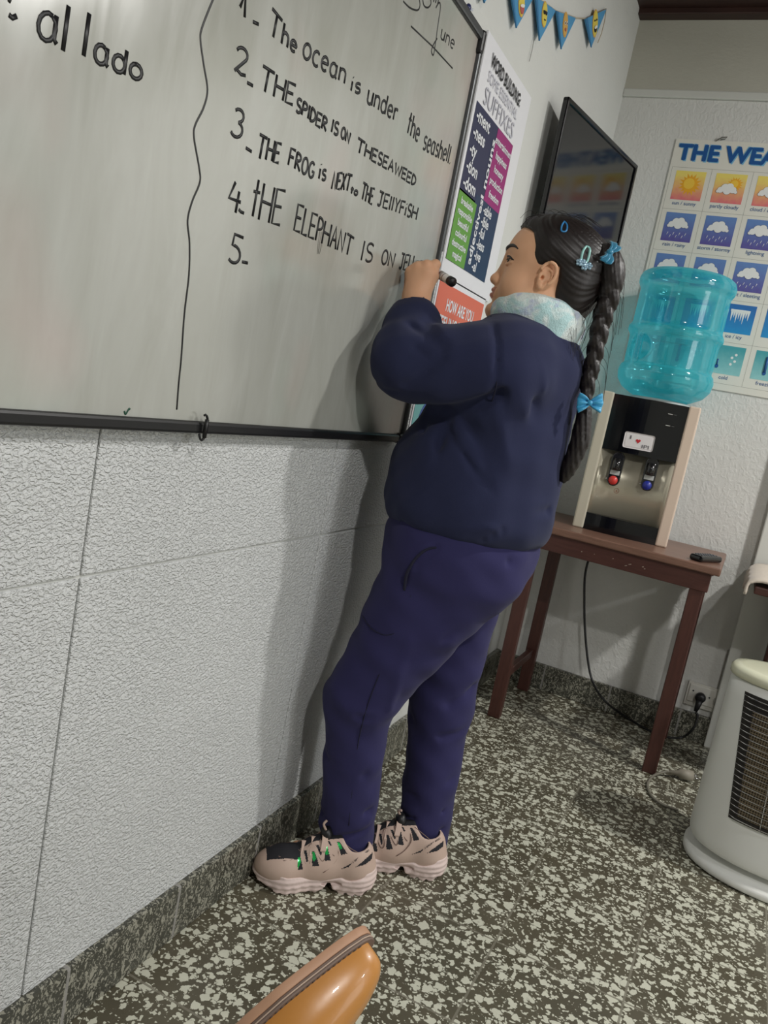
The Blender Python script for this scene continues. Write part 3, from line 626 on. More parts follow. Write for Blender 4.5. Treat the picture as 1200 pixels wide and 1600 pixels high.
for a, b_, c_, kind in flags:
    A, B_, C_ = PX(*a, 0.010), PX(*b_, 0.007), PX(*c_, 0.014)
    mb = MB().prism([A, B_, C_], (-0.0025, 0, 0), 0)
    mb.prism([A, A + (B_ - A) * 0.10, C_, C_ - (B_ - A) * 0.02], (0.0016, 0, 0), 1)
    if kind:
        e1 = (B_ - A) / np.linalg.norm(B_ - A); ctr = A * 0.35 + B_ * 0.36 + C_ * 0.29; r_ = np.linalg.norm(B_ - A) * 0.118; nn = np.cross(B_ - A, C_ - A); nn /= np.linalg.norm(nn); nn *= np.sign(nn[0]); e2 = np.cross(nn, e1); e2 *= np.sign(e2[2])
        def ov(cx, cz, rx, rz, mi, lift, a0=0, a1=360, n=16):
            mb.prism([ctr + e1 * r_ * (cx + rx * math.cos(math.radians(a0 + (a1 - a0) * k / n))) + e2 * r_ * (cz + rz * math.sin(math.radians(a0 + (a1 - a0) * k / n))) + nn * lift for k in range(n)], nn * 0.0006, mi)
        ov(0, 0, 1.06, 1.28, 3, 0.0004); ov(0, 0, 0.95, 1.15, 2 if kind in (1, 2, 4) else 3, 0.0012)
        if kind == 1: ov(0, -0.25, 0.7, 0.75, 4, 0.0026, 180, 360); ov(0, -0.22, 0.7, 0.16, 5, 0.0034)
        if kind == 2:
            ov(-0.35, 0.25, 0.36, 0.30, 6, 0.0026, 170, 370); ov(0.38, 0.25, 0.36, 0.30, 6, 0.0026, 170, 370); ov(0, 0.28, 0.75, 0.06, 6, 0.0028); ov(0.05, -0.45, 0.3, 0.16, 6, 0.0026, 180, 360)
        if kind == 3:
            for s_ in (-1, 1): ov(0.38 * s_, 0.15, 0.22, 0.2, 5, 0.0026); ov(0.38 * s_, 0.12, 0.09, 0.1, 6, 0.0034)
            ov(0, -0.5, 0.3, 0.18, 4, 0.0026)
        if kind == 4: ov(0, -0.3, 0.6, 0.5, 6, 0.0026, 180, 360); ov(0, -0.32, 0.55, 0.14, 5, 0.0034); ov(-0.35, 0.3, 0.2, 0.09, 6, 0.0026); ov(0.35, 0.3, 0.2, 0.09, 6, 0.0026)
    mb.build('pennant', f_m, bt)

# ------------------------------------------------------------------ side table
M_wood = new_mat('red_brown_stained_wood'); b = bsdf(M_wood); v = coords(M_wood)
g = noise(M_wood, mapping(M_wood, v, (3, 26, 26)), 5.0, 4.0, 0.6, 0.3); L(M_wood, mixc(M_wood, g, srgb(62, 34, 30), srgb(98, 60, 52)), b.inputs['Base Color']); b.inputs['Roughness'].default_value = 0.42
M_leg = new_mat('dark_stained_leg_wood'); b = bsdf(M_leg); v = coords(M_leg)
g = noise(M_leg, mapping(M_leg, v, (26, 26, 3)), 5.0, 4.0, 0.6, 0.3); L(M_leg, mixc(M_leg, g, srgb(58, 32, 28), srgb(92, 55, 47)), b.inputs['Base Color']); b.inputs['Roughness'].default_value = 0.42
M_top = new_mat('worn_table_top_wood'); b = bsdf(M_top); v = coords(M_top)
g = noise(M_top, mapping(M_top, v, (3, 26, 26)), 5.0, 4.0, 0.6, 0.3); L(M_top, mixc(M_top, g, srgb(96, 68, 56), srgb(142, 108, 92)), b.inputs['Base Color']); b.inputs['Roughness'].default_value = 0.35
M_chipw = mat('bare_scratched_wood', (176, 160, 146), 0.7)
TZ = 0.682; tb = thing('side_table', (0.4, 2.75, 0.0), 'narrow dark red-brown wooden table carrying the water dispenser', 'table')
MB().box((0.075, 2.552, TZ - 0.024), (0.712, 2.985, TZ), bev=0.004).build('table_top', [M_top], tb, label='worn brown table top')
ap = MB().box((0.10, 2.568, TZ - 0.082), (0.69, 2.588, TZ - 0.024), bev=0.002).box((0.10, 2.94, TZ - 0.082), (0.69, 2.96, TZ - 0.024), bev=0.002).box((0.118, 2.58, TZ - 0.082), (0.136, 2.95, TZ - 0.024), bev=0.002).box((0.652, 2.58, TZ - 0.082), (0.670, 2.95, TZ - 0.024), bev=0.002)
ap.build('apron', M_wood, tb)
for u, v_, l in ((908, 862, 2), (928, 866, 1.4), (976, 884, 4), (982, 882, 5), (1003, 886, 3), (1006, 889, 2.5), (957, 873, 2)):
    c = PY(u, v_, 2.5672); MB().tube([c, c + np.array([0.0016 * l, 0, 0.0006 * l])], 0.0013, 5, flat=(1, 2.5678, 0.3)).build('scratch', M_chipw, tb)
for x, y in ((0.122, 2.572), (0.638, 2.572), (0.126, 2.928), (0.636, 2.928)):
    MB().box((x, y, 0.0), (x + 0.042, y + 0.034, TZ - 0.026), bev=0.003).build('leg', M_leg, tb)
for x in (0.136, 0.648): MB().box((x, 2.60, 0.135), (x + 0.020, 2.93, 0.166), bev=0.003).build('stretcher', M_leg, tb)

# ------------------------------------------------------------------ water dispenser
YAW = math.radians(5.0)
DO = np.array([0.232, 2.690, TZ]); ex = np.array([math.cos(YAW), math.sin(YAW), 0]); ed = np.array([-math.sin(YAW), math.cos(YAW), 0])
DM = Matrix(((ex[0], ed[0], 0, DO[0]), (ex[1], ed[1], 0, DO[1]), (0, 0, 1, DO[2]), (0, 0, 0, 1)))
DW, DD, DH = 0.305, 0.282, 0.456
M_champ = mat('champagne_plastic', (196, 190, 172), 0.38, 0.0); M_champ2 = mat('rose_beige_plastic', (216, 196, 178), 0.35); M_grey_side = mat('pale_grey_plastic', (186, 188, 186), 0.45)
M_silver = mat('brushed_silver_panel', (204, 198, 178), 0.3, 0.35); M_darkp = mat('dark_grey_plastic', (52, 54, 56), 0.5)
wd = thing('water_dispenser', tuple(DO), 'silver and black countertop water dispenser with red and blue taps on the table', 'water dispenser')
MB().box((0.012, 0.05, 0.002), (DW - 0.012, DD, DH), bev=0.01, M=DM).box((DW - 0.0125, 0.11, 0.02), (DW - 0.010, DD - 0.03, DH - 0.1), 1, M=DM).build('body', [M_grey_side, M_darkp], wd)
for x0, mt in ((0.0, M_champ), (DW - 0.036, M_champ2)):
    MB().box((x0, 0.0, 0.0), (x0 + 0.036, 0.075, DH), bev=0.005, M=DM).build('side_column', mt, wd)
# bowed glossy front
nb = 14; prof = [(0.036 + (DW - 0.072) * i / nb, 0.006 - 0.010 * math.sin(math.pi * i / nb)) for i in range(nb + 1)]
def bowed(z0, z1, dp, mt, name, lab=None):
    mb = MB(); V = []; F = []
    for z in (z0, z1):
        for x, y in prof: V.append(tuple(DM @ Vector((x, y, z))))
        for x, y in reversed(prof): V.append(tuple(DM @ Vector((x, y + dp, z))))
    n = 2 * (nb + 1)
    F = [tuple(range(n - 1, -1, -1)), tuple(range(n, 2 * n))] + [(i, (i + 1) % n, n + (i + 1) % n, n + i) for i in range(n)]
    mb.add(V, F); o = mb.build(name, mt, wd, lab); return o
bowed(0.272, DH - 0.004, 0.05, M_blackg, 'front_panel', 'glossy black front panel')
bowed(0.0, 0.056, 0.06, M_blackg, 'drip_tray', 'glossy black drip tray')
mb = MB(); V = []; nb2 = 16                       # concave brushed recess
for z in (0.056, 0.274):
    for i in range(nb2 + 1):
        t = i / nb2; V.append(tuple(DM @ Vector((0.036 + (DW - 0.072) * t, 0.008 + 0.034 * math.sin(math.pi * t) ** 0.6, z))))
mb.add(V, [(i, i + 1, nb2 + 2 + i, nb2 + 1 + i) for i in range(nb2)], 0, True); o = mb.build('recess_panel', M_silver, wd, 'brushed silver recess'); sm_ = o.modifiers.new('solid', 'SOLIDIFY'); sm_.thickness = 0.002; sm_.offset = 1
def dface(u, v_, y=2.70): q = DM.inverted() @ Vector(PY(u, v_, y)); return q.x, q.z
M_redb = mat('red_button', (214, 62, 56), 0.35); M_blueb = mat('blue_button', (40, 52, 150), 0.35); M_smoke = mat('smoked_black_plastic', (26, 26, 28), 0.15, spec=0.7); M_chrome = mat('chrome', (200, 200, 200), 0.12, 1.0)
for (u, v_), mb_, lab in (((962, 733), M_redb, 'hot water tap with red button'), ((1015, 741), M_blueb, 'cold water tap with blue button')):
    x, z = dface(u, v_, 2.70); yb_ = 0.034
    mb = MB(); n = 10
    ring = [(x + 0.020 * math.cos(a), z + 0.036 + 0.020 * math.sin(a)) for a in np.linspace(0, math.pi, n)] + [(x + 0.020 * math.cos(a), z - 0.036 + 0.020 * math.sin(a)) for a in np.linspace(math.pi, 2 * math.pi, n)]
    mb.prism([tuple(DM @ Vector((a, yb_ - 0.03, c))) for a, c in ring], tuple(DM.to_3x3() @ Vector((0, 0.036, 0))), 0)
    tp = mb.build('tap', M_smoke, wd, lab, bevel=0.003)
    MB().tube([tuple(DM @ Vector((x, yb_ - 0.038, z + 0.034))), tuple(DM @ Vector((x, yb_ - 0.042, z - 0.004)))], [0.015, 0.013], 12).build('tap_body', M_smoke, tp)
    MB().box((x - 0.015, yb_ - 0.034, z - 0.019), (x + 0.015, yb_ - 0.029, z - 0.004), bev=0.001, M=DM).build('tap_collar', M_grey_side, tp, 'grey tap collar')
    MB().tube([tuple(DM @ Vector((x, yb_ - 0.028, z - 0.037))), tuple(DM @ Vector((x, yb_ - 0.034, z - 0.037)))], 0.0145, 16).build('button', mb_, tp)
    MB().tube([tuple(DM @ Vector((x - 0.024, yb_ - 0.024, z - 0.036))), tuple(DM @ Vector((x - 0.017, yb_ - 0.020, z - 0.036)))], 0.0035, 10).build('screw', M_chrome, tp)
# badge  I (heart) IPI
bx, bz = dface(998, 690, 2.69); BM = DM @ Matrix.Translation((bx, -0.006, bz)) @ Matrix.Rotation(math.radians(-1.0), 4, 'Y')
bd = MB().box((-0.047, -0.001, -0.026), (0.047, 0.003, 0.026), bev=0.006, M=BM)
def b2w(x, z): return tuple(BM @ Vector((x, -0.0022, z)))
Bx = np.array(BM.to_3x3() @ Vector((1, 0, 0))); Bz = np.array(BM.to_3x3() @ Vector((0, 0, 1)))
put_text(bd, 'I', b2w(-0.029, 0.004), Bx, Bz, 0.012, 0.004, 1); put_text(bd, 'IPI', b2w(0.012, -0.019), Bx, Bz, 0.012, 0.022, 1)
h = [(0.0075 * 0.0625 * 16 * math.sin(t) ** 3, 0.0075 * 0.0625 * (13 * math.cos(t) - 5 * math.cos(2 * t) - 2 * math.cos(3 * t) - math.cos(4 * t))) for t in np.linspace(0, 2 * math.pi, 24, endpoint=False)]
bd.prism([b2w(x - 0.002, z + 0.001) for x, z in h], tuple(BM.to_3x3() @ Vector((0, 0.001, 0))), 2)
bd.build('badge', [mat('white_badge', (226, 222, 222), 0.35), mat('badge_grey_print', (96, 92, 98), 0.6), mat('badge_red_heart', (190, 40, 50), 0.5)], wd, 'white badge with a red heart')
mi_w, mi_g = mat('indicator_white', (210, 210, 205), 0.5), mat('indicator_grey', (96, 98, 96), 0.5)
for u, v_ in ((1048, 647), (1044, 665)):
    x, z = dface(u, v_, 2.69); MB().box((x - 0.008, -0.0042, z - 0.0008), (x + 0.006, -0.0005, z + 0.0008), M=DM).build('indicator_mark', mi_w, wd); MB().box((x + 0.010, -0.003, z - 0.0008), (x + 0.018, 0.001, z + 0.0006), M=DM).build('indicator_mark', mi_g, wd)
x, z = dface(963, 767, 2.73); mk = MB(); mk.tube([tuple(DM @ Vector((x + 0.008 * math.cos(a), 0.0375, z + 0.008 * math.sin(a)))) for a in np.linspace(0, 2 * math.pi, 18, endpoint=False)], 0.0007, 5, closed=True)
mk.prism([tuple(DM @ Vector((x + a, 0.0375, z + c))) for a, c in ((-0.003, -0.003), (0.003, -0.003), (0, 0.004))], (0, 0.0008, 0)); mk.build('caution_sticker', mat('faded_red_print', (176, 120, 100), 0.5), wd)
MB().lathe([(0.098, 0.0), (0.098, 0.006), (0.088, 0.010), (0.08, 0.008)], tuple(DM @ Vector((DW / 2 + 0.018, 0.15, DH - 0.002))), 36).build('bottle_seat', M_grey_side, wd)

# ------------------------------------------------------------------ water bottle (upside down)
bc = np.array(DM @ Vector((DW / 2 + 0.018, 0.150, 0))); bc[2] = 0
prof = [(0.03, 1.105), (0.072, 1.140), (0.100, 1.152), (0.132, 1.170), (0.150, 1.195), (0.1545, 1.222), (0.149, 1.243), (0.140, 1.250), (0.142, 1.262), (0.143, 1.340), (0.146, 1.348), (0.1525, 1.356), (0.1525, 1.370), (0.146, 1.378), (0.143, 1.386), (0.143, 1.494), (0.147, 1.502), (0.153, 1.512), (0.1535, 1.528), (0.147, 1.545), (0.130, 1.556), (0.108, 1.558), (0.08, 1.548), (0.0, 1.545)]
pp = [(0.0, 1.105)] + prof
Rg = np.arange(0, 0.20, 0.002); Zg = np.arange(1.09, 1.58, 0.002)
RR, ZZ = np.meshgrid(Rg, Zg, indexing='ij'); dd = np.full(RR.shape, 9.0)
for (r0, z0), (r1, z1) in zip(pp[:-1], pp[1:]):
    er, ez = r1 - r0, z1 - z0; t = np.clip(((RR - r0) * er + (ZZ - z0) * ez) / max(er * er + ez * ez, 1e-9), 0, 1); dd = np.minimum(dd, np.hypot(RR - r0 - t * er, ZZ - z0 - t * ez))
dd = np.where(inpoly(RR, ZZ, pp), -dd, dd)
fb = Field.uni((bc[0] - 0.17, bc[1] - 0.17, 1.098), (bc[0] + 0.17, bc[1] + 0.17, 1.568), 0.0034)
XX = np.hypot(fb.xs[:, None] - bc[0], fb.ys[None, :] - bc[1]); ri = np.clip(XX / 0.002, 0, len(Rg) - 2.001); r_i = ri.astype(int); rf = ri - r_i
zi = np.clip((fb.zs - 1.09) / 0.002, 0, len(Zg) - 2.001); z_i = zi.astype(int); zf = (zi - z_i)[None, None, :]
A0 = dd[r_i][:, :, z_i] * (1 - zf) + dd[r_i][:, :, z_i + 1] * zf; A1 = dd[r_i + 1][:, :, z_i] * (1 - zf) + dd[r_i + 1][:, :, z_i + 1] * zf
fb.d = (A0 * (1 - rf[:, :, None]) + A1 * rf[:, :, None]).astype(np.float32)
hd = -RIGHT * np.array([1, 1, 0]) * 0.92 - FWD * np.array([1, 1, 0]) * 0.38; hd /= np.linalg.norm(hd); hs = np.array([-hd[1], hd[0], 0])
hc = bc + hd * 0.140
fb.ell((hc[0], hc[1], 1.298), (0.050, 0.050, 0.043), 0.006, 'sub')
fb.cone(tuple(hc + hd * -0.002 + np.array([0, 0, 1.254])), tuple(hc + hd * -0.002 + np.array([0, 0, 1.346])), 0.0125, 0.0125, 0.006)
Vb, Fb = fb.mesh(2)
M_bottle = new_mat('blue_tinted_bottle'); nt = M_bottle.node_tree; nt.nodes.remove(bsdf(M_bottle)); out = nt.nodes['Material Output']
tr = N(M_bottle, 'ShaderNodeBsdfTransparent'); tr.inputs[0].default_value = (0.46, 0.94, 0.98, 1)
tl = N(M_bottle, 'ShaderNodeBsdfTranslucent'); tl.inputs[0].default_value = (0.18, 0.84, 0.95, 1)
df = N(M_bottle, 'ShaderNodeBsdfDiffuse'); df.inputs[0].default_value = (0.09, 0.66, 0.78, 1)
gl = N(M_bottle, 'ShaderNodeBsdfGlossy'); gl.inputs['Roughness'].default_value = 0.07; gl.inputs[0].default_value = (0.95, 0.98, 1, 1)
m1 = N(M_bottle, 'ShaderNodeMixShader'); m1.inputs[0].default_value = 0.45; L(M_bottle, tl.outputs[0], m1.inputs[1]); L(M_bottle, df.outputs[0], m1.inputs[2])
lw = N(M_bottle, 'ShaderNodeLayerWeight'); lw.inputs[0].default_value = 0.35
m2 = N(M_bottle, 'ShaderNodeMixShader'); L(M_bottle, remap(M_bottle, lw.outputs['Facing'], 0.0, 0.9, 0.26, 0.80), m2.inputs[0]); L(M_bottle, tr.outputs[0], m2.inputs[1]); L(M_bottle, m1.outputs[0], m2.inputs[2])
m3 = N(M_bottle, 'ShaderNodeMixShader'); L(M_bottle, remap(M_bottle, lw.outputs['Fresnel'], 0, 1, 0.04, 0.5), m3.inputs[0]); L(M_bottle, m2.outputs[0], m3.inputs[1]); L(M_bottle, gl.outputs[0], m3.inputs[2]); L(M_bottle, m3.outputs[0], out.inputs[0])
tag(mesh_np('water_bottle', Vb, Fb, M_bottle), 'large translucent blue water bottle upside down on the dispenser', 'water bottle')

# ------------------------------------------------------------------ remote, cables, socket
q = PZ(1103, 872, TZ + 0.010)
RM = Matrix.Translation(q) @ Matrix.Rotation(math.radians(-28), 4, 'Z')
rc = thing('remote_control', tuple(q), 'black remote control at the right end of the table', 'remote control')
MB().box((-0.022, -0.060, -0.010), (0.022, 0.060, 0.010), bev=0.008, M=RM, seg=3).build('casing', M_blackg, rc)
mb = MB()
for i in range(3):
    for j in range(7): mb.box((-0.014 + 0.0105 * i, -0.044 + 0.013 * j, 0.009), (-0.007 + 0.0105 * i, -0.038 + 0.013 * j, 0.0118), bev=0.001, M=RM)
mb.build('buttons', mat('grey_rubber', (88, 90, 94), 0.6), rc)
M_cable = mat('black_rubber_cable', (16, 16, 18), 0.45)
so = thing('wall_socket', (0.76, YB, 0.17), 'white wall socket plate low on the back wall beside the heater', 'wall socket')
sc = PY(1096, 1088, YB - 0.012); M_sock = mat('white_socket_plastic', (208, 206, 198), 0.4)
SM = Matrix.Translation(sc)
MB().box((-0.045, -0.002, -0.030), (0.05, 0.012, 0.035), bev=0.003, M=SM).build('plate', M_sock, so)
MB().box((-0.052, 0.002, -0.045), (0.058, 0.0118, 0.042), bev=0.002, M=SM).build('back_plate', M_sock, so)
for dx_, dz_ in ((-0.03, 0.012), (0.026, 0.004)): MB().tube([tuple(sc + np.array([dx_, -0.003, dz_])), tuple(sc + np.array([dx_, 0.002, dz_]))], 0.003, 8).build('screw', M_darkp, so)
# dispenser cable with its plug
pc = sc + np.array([-0.002, -0.014, -0.002])
cb = thing('power_cable', tuple(pc), 'black power cable hanging behind the table from the dispenser to the wall socket', 'cable')
MB().tube([tuple(pc + np.array([0, 0.013, 0])), tuple(pc), tuple(pc + np.array([0, -0.012, 0])), tuple(pc + np.array([0, -0.016, -0.001]))], [0.016, 0.0185, 0.0165, 0.006], 16).tube([tuple(pc + np.array([0, -0.006, -0.008])), tuple(pc + np.array([-0.002, -0.008, -0.03])), tuple(pc + np.array([-0.004, -0.010, -0.05]))], [0.012, 0.010, 0.0065], 10).build('plug', M_blackp, cb)
def cat(pts, n=8):
    pts = [np.array(p, float) for p in pts]; out = []
    for i in range(len(pts) - 1):
        p0 = pts[max(0, i - 1)]; p1 = pts[i]; p2 = pts[i + 1]; p3 = pts[min(len(pts) - 1, i + 2)]
        for k in range(n):
            t = k / n; out.append(0.5 * (2 * p1 + (p2 - p0) * t + (2 * p0 - 5 * p1 + 4 * p2 - p3) * t * t + (3 * p1 - p0 - 3 * p2 + p3) * t ** 3))
    return out + [pts[-1]]
cp = [np.array([0.33, 2.985, 0.80]), np.array([0.300, 2.995, 0.70]), PY(918, 880, 2.985), PY(913, 940, 2.975), PY(916, 1010, 2.955), PY(925, 1062, 2.93), PY(945, 1095, 2.88), PZ(975, 1118, 0.012), PZ(1010, 1139, 0.006), PZ(1040, 1151, 0.006), PZ(1065, 1152, 0.008), PY(1082, 1140, 2.97), PY(1090, 1120, 2.98), tuple(pc + np.array([-0.004, -0.010, -0.052]))]
MB().tube(cat(cp), 0.0042, 8).build('lead', M_cable, cb)
# heater lead lying on the floor with an unplugged grey plug
q = PZ(1075, 1211, 0.02); gp = thing('power_plug', tuple(q), 'grey unplugged power plug lying on the floor between table leg and heater', 'plug')
M_greyp = mat('grey_rubber_plug', (150, 144, 130), 0.55)
a = PZ(1046, 1206, 0.018); b_ = PZ(1060, 1208, 0.018); c_ = PZ(1082, 1213, 0.019)
MB().tube([a, b_, b_ + (c_ - b_) * 0.1, c_], [0.0055, 0.009, 0.015, 0.017], 14).build('plug_body', M_greyp, gp)
dv = (c_ - b_) / np.linalg.norm(c_ - b_); sv = np.array([-dv[1], dv[0], 0])
MB().tube([c_ + sv * 0.0095, c_ + sv * 0.0095 + dv * 0.018], 0.0023, 8).tube([c_ - sv * 0.0095, c_ - sv * 0.0095 + dv * 0.018], 0.0023, 8).build('pins', M_chrome, gp)
MB().tube(cat([a, PZ(1035, 1207, 0.012), PZ(1020, 1213, 0.006), PZ(1012, 1226, 0.006), PZ(1018, 1243, 0.006), PZ(1036, 1257, 0.006), PZ(1060, 1266, 0.006)]), 0.004, 8).build('lead', mat('grey_cable', (128, 124, 112), 0.5), gp)
# thin wires beside the socket
mb = MB()
for k, dx in enumerate((0.0, 0.008)):
    mb.tube(cat([PY(1138 + dx * 300, 1015, YB - 0.006), PY(1120 + dx * 500, 1080, YB - 0.008), PY(1115 + dx * 900, 1098, YB - 0.02), PY(1122 + dx * 600, 1112, YB - 0.015), PY(1128, 1120, YB - 0.008)]), 0.0014, 6)
tag(mb.build('bell_wire', mat('pale_wire', (150, 146, 138), 0.5)), 'thin pale wires running down the wall right of the socket', 'wire')

# ------------------------------------------------------------------ shelf unit at the right edge with a cloth
sh = thing('wooden_stand', (1.0, 2.8, 0.0), 'dark wooden stand at the right edge behind the heater', 'stand')
MB().box((0.812, 2.60, 0.628), (1.32, 2.965, 0.652), bev=0.004).build('top_board', M_wood, sh)
for x, y in ((0.905, 2.70), (1.25, 2.70), (0.905, 2.91), (1.25, 2.91)): MB().box((x, y, 0.0), (x + 0.045, y + 0.045, 0.63), bev=0.003).build('leg', M_leg, sh)
MB().box((0.915, 2.715, 0.56), (1.28, 2.735, 0.63), bev=0.002).build('apron', M_wood, sh)
M_cloth = mat('cream_cotton_cloth', (204, 192, 178), 0.9, var=0.06, vscale=30, bscale=260, bdist=0.0006, sheen=0.2)
nu, nv = 26, 14; V = []; F = []
for i in range(nu + 1):
    for j in range(nv + 1):
        s_ = -0.075 + 0.42 * i / nu; y = 2.585 + 0.385 * j / nv
        wv = 0.004 * math.sin(y * 60) + 0.003 * math.sin(y * 97 + 1)
        if s_ < 0: x, z = 0.806 - 0.010 * math.sin(min(1, -s_ / 0.02) * math.pi / 2) + wv * min(1, -s_ / 0.03), 0.664 + s_ * 0.55
        else: x, z = 0.806 + s_, 0.664 + 0.006 * math.sin(min(1.0, s_ / 0.03) * math.pi / 2) + wv * 0.6
        V.append((x, y, z))
F = [(i * (nv + 1) + j, i * (nv + 1) + j + 1, (i + 1) * (nv + 1) + j + 1, (i + 1) * (nv + 1) + j) for i in range(nu) for j in range(nv)]
mb = MB().add(V, F, 0, True); o = mb.build('folded_cloth', M_cloth); s_ = o.modifiers.new('solid', 'SOLIDIFY'); s_.thickness = 0.009; s_.offset = 1
tag(o, 'cream cloth draped over the edge of the wooden stand', 'cloth')

# ------------------------------------------------------------------ heater
M_hwhite = mat('white_heater_plastic', (226, 227, 222), 0.35); M_hcream = mat('cream_heater_lid', (214, 214, 188), 0.25, coat=0.3); M_hdark = mat('heater_recess_shade', (34, 30, 26), 0.6)
M_mesh = new_mat('bronze_heating_mesh'); bb = bsdf(M_mesh); v = coords(M_mesh); s_ = N(M_mesh, 'ShaderNodeSeparateXYZ'); L(M_mesh, v, s_.inputs[0])
gx = math_node(M_mesh, 'PINGPONG', s_.outputs['X'], 0.003); gz = math_node(M_mesh, 'PINGPONG', s_.outputs['Z'], 0.003)
k = math_node(M_mesh, 'MAXIMUM', math_node(M_mesh, 'LESS_THAN', gx, 0.0010), math_node(M_mesh, 'LESS_THAN', gz, 0.0010))
L(M_mesh, mixc(M_mesh, k, srgb(50, 42, 32), srgb(136, 122, 98)), bb.inputs['Base Color']); bb.inputs['Roughness'].default_value = 0.5; bb.inputs['Metallic'].default_value = 0.3
HX, HY = 1.015, 2.21
ht = thing('heater', (HX, HY, 0.0), 'white electric heater with wire grille standing on the floor at the right', 'heater')
def ell_ring(ax, ay, z, n=48, dy=0.0): return [(HX + ax * math.copysign(abs(math.cos(a)) ** 0.85, math.cos(a)), HY + dy + ay * math.copysign(abs(math.sin(a)) ** 0.85, math.sin(a)), z) for a in [2 * math.pi * k / n for k in range(n)]]
def loft(rings, mi=0):
    mb = MB(); n = len(rings[0]); V = [q for r_ in rings for q in r_]
    F = [(i * n + k, i * n + (k + 1) % n, (i + 1) * n + (k + 1) % n, (i + 1) * n + k) for i in range(len(rings) - 1) for k in range(n)]
    F.append(tuple(range(n - 1, -1, -1))); F.append(tuple((len(rings) - 1) * n + k for k in range(n))); return mb.add(V, F, mi, True)
def hay(z): t = (z - 0.05) / 0.45; return 0.218 - 0.002 * t, 0.150 - 0.040 * t
loft([ell_ring(0.214, 0.155, 0.0), ell_ring(0.222, 0.165, 0.006), ell_ring(0.222, 0.165, 0.018), ell_ring(0.216, 0.158, 0.025), ell_ring(0.17, 0.11, 0.034), ell_ring(0.16, 0.10, 0.046)]).build('base', M_hwhite, ht)
loft([ell_ring(0.200, 0.130, 0.044), ell_ring(hay(0.056)[0] - 0.004, hay(0.056)[1] - 0.004, 0.052), ell_ring(*hay(0.066), 0.062)] + [ell_ring(*hay(z), z) for z in np.linspace(0.08, 0.482, 10)]).build('body', M_hwhite, ht)
loft([ell_ring(0.213, 0.108, 0.482), ell_ring(0.221, 0.116, 0.486), ell_ring(0.221, 0.116, 0.500), ell_ring(0.214, 0.110, 0.508), ell_ring(0.19, 0.09, 0.511)]).build('lid', M_hcream, ht, 'cream lid')
def front(x, z, out):
    ax, ay = hay(z); c = max(-0.999, min(0.999, (x - HX) / ax)); ca = math.copysign(abs(c) ** (1 / 0.85), c); s_ = math.sqrt(1 - ca * ca) ** 0.85
    return (x, HY - (ay + out) * s_, z)
GX0 = lambda z: 0.838 + (0.45 - z) * 0.12; GX1 = lambda z: 2 * HX - GX0(z)
mb = MB(); rows_, cols_ = 24, 30; V = []
for i in range(rows_ + 1):
    z = 0.155 + 0.305 * i / rows_
    for j in range(cols_ + 1): V.append(front(GX0(z) + (GX1(z) - GX0(z)) * j / cols_, z, 0.0015))
F = [(i * (cols_ + 1) + j, i * (cols_ + 1) + j + 1, (i + 1) * (cols_ + 1) + j + 1, (i + 1) * (cols_ + 1) + j) for i in range(rows_) for j in range(cols_)]
mi_ = [1 if (i >= rows_ - 3 or j < 2 or j >= cols_ - 2 or i < 1) else 0 for i in range(rows_) for j in range(cols_)]  # flat dark border, recess shade put into the colour
mb.add(V, F, 0, True); mb.mi = mi_; mb.build('heating_panel', [M_mesh, M_hdark], ht, 'bronze mesh panel')
for z in np.arange(0.162, 0.458, 0.0138):
    xs_ = np.linspace(GX0(z), GX1(z), 22); pts = [front(x, z, 0.010 if 0 < k < 21 else 0.0) for k, x in enumerate(xs_)]
    MB().tube(pts, 0.0016, 6).build('grille_wire', M_chrome, ht)
for fr in (0.25, 0.75):
    MB().tube([front(GX0(z) + (GX1(z) - GX0(z)) * fr, z, 0.008) for z in np.linspace(0.158, 0.458, 12)], 0.0014, 6).build('grille_bar', M_chrome, ht)

# ------------------------------------------------------------------ tan boot reaching in from below
U_img = 0.545 * RIGHT + 0.838 * DOWN; T_img = 0.84 * RIGHT - 0.545 * DOWN
Tb = 0.93 * T_img + 0.36 * FWD; Tb /= np.linalg.norm(Tb)
Ub = 0.80 * U_img - 0.60 * FWD; Ub -= Tb * (Ub @ Tb); Ub /= np.linalg.norm(Ub); Sb = np.cross(Ub, Tb)
tip = CAM + 0.86 * ((580 - 600) / FOC * RIGHT + (1472 - 800) / FOC * DOWN + FWD)
def bp(x, s_, u): return tip - Tb * x + Sb * s_ + Ub * u
BL = 0.29
def bw(x):   # half width of the welt along the boot
    xs_ = [0, 0.003, 0.010, 0.028, 0.06, 0.10, 0.14, 0.18, 0.22, 0.26, 0.28, 0.29]; ws_ = [0.003, 0.013, 0.021, 0.030, 0.040, 0.048, 0.047, 0.038, 0.033, 0.034, 0.026, 0.004]
    return float(np.interp(x, xs_, ws_))
def outline(scale, n=40):
    xs_ = np.concatenate([np.linspace(0, 0.03, 12), np.linspace(0.035, 0.27, n - 18), np.linspace(0.275, BL, 6)])
    return [(x, bw(x) * scale + (scale - 1) * 0.0) for x in xs_] + [(x, -bw(x) * scale) for x in xs_[::-1]]
M_tan = mat('tan_smooth_leather', (186, 128, 62), 0.33, var=0.07, vscale=14, coat=0.25, bscale=60, bdist=0.0004)
M_edge = mat('pale_sole_edge', (176, 136, 108), 0.55, var=0.08); M_welt = mat('grey_brown_welt', (112, 94, 84), 0.6, var=0.1, vscale=60); M_rim = mat('worn_welt_rim', (182, 160, 142), 0.6); M_thread = mat('pale_stitch_thread', (216, 182, 132), 0.7); M_dkth = mat('dark_stitch_thread', (66, 58, 56), 0.7)
boot = thing('boot', tuple(bp(0.15, 0, 0)), 'tan leather boot with stitched welt poking in from the bottom edge', 'boot')
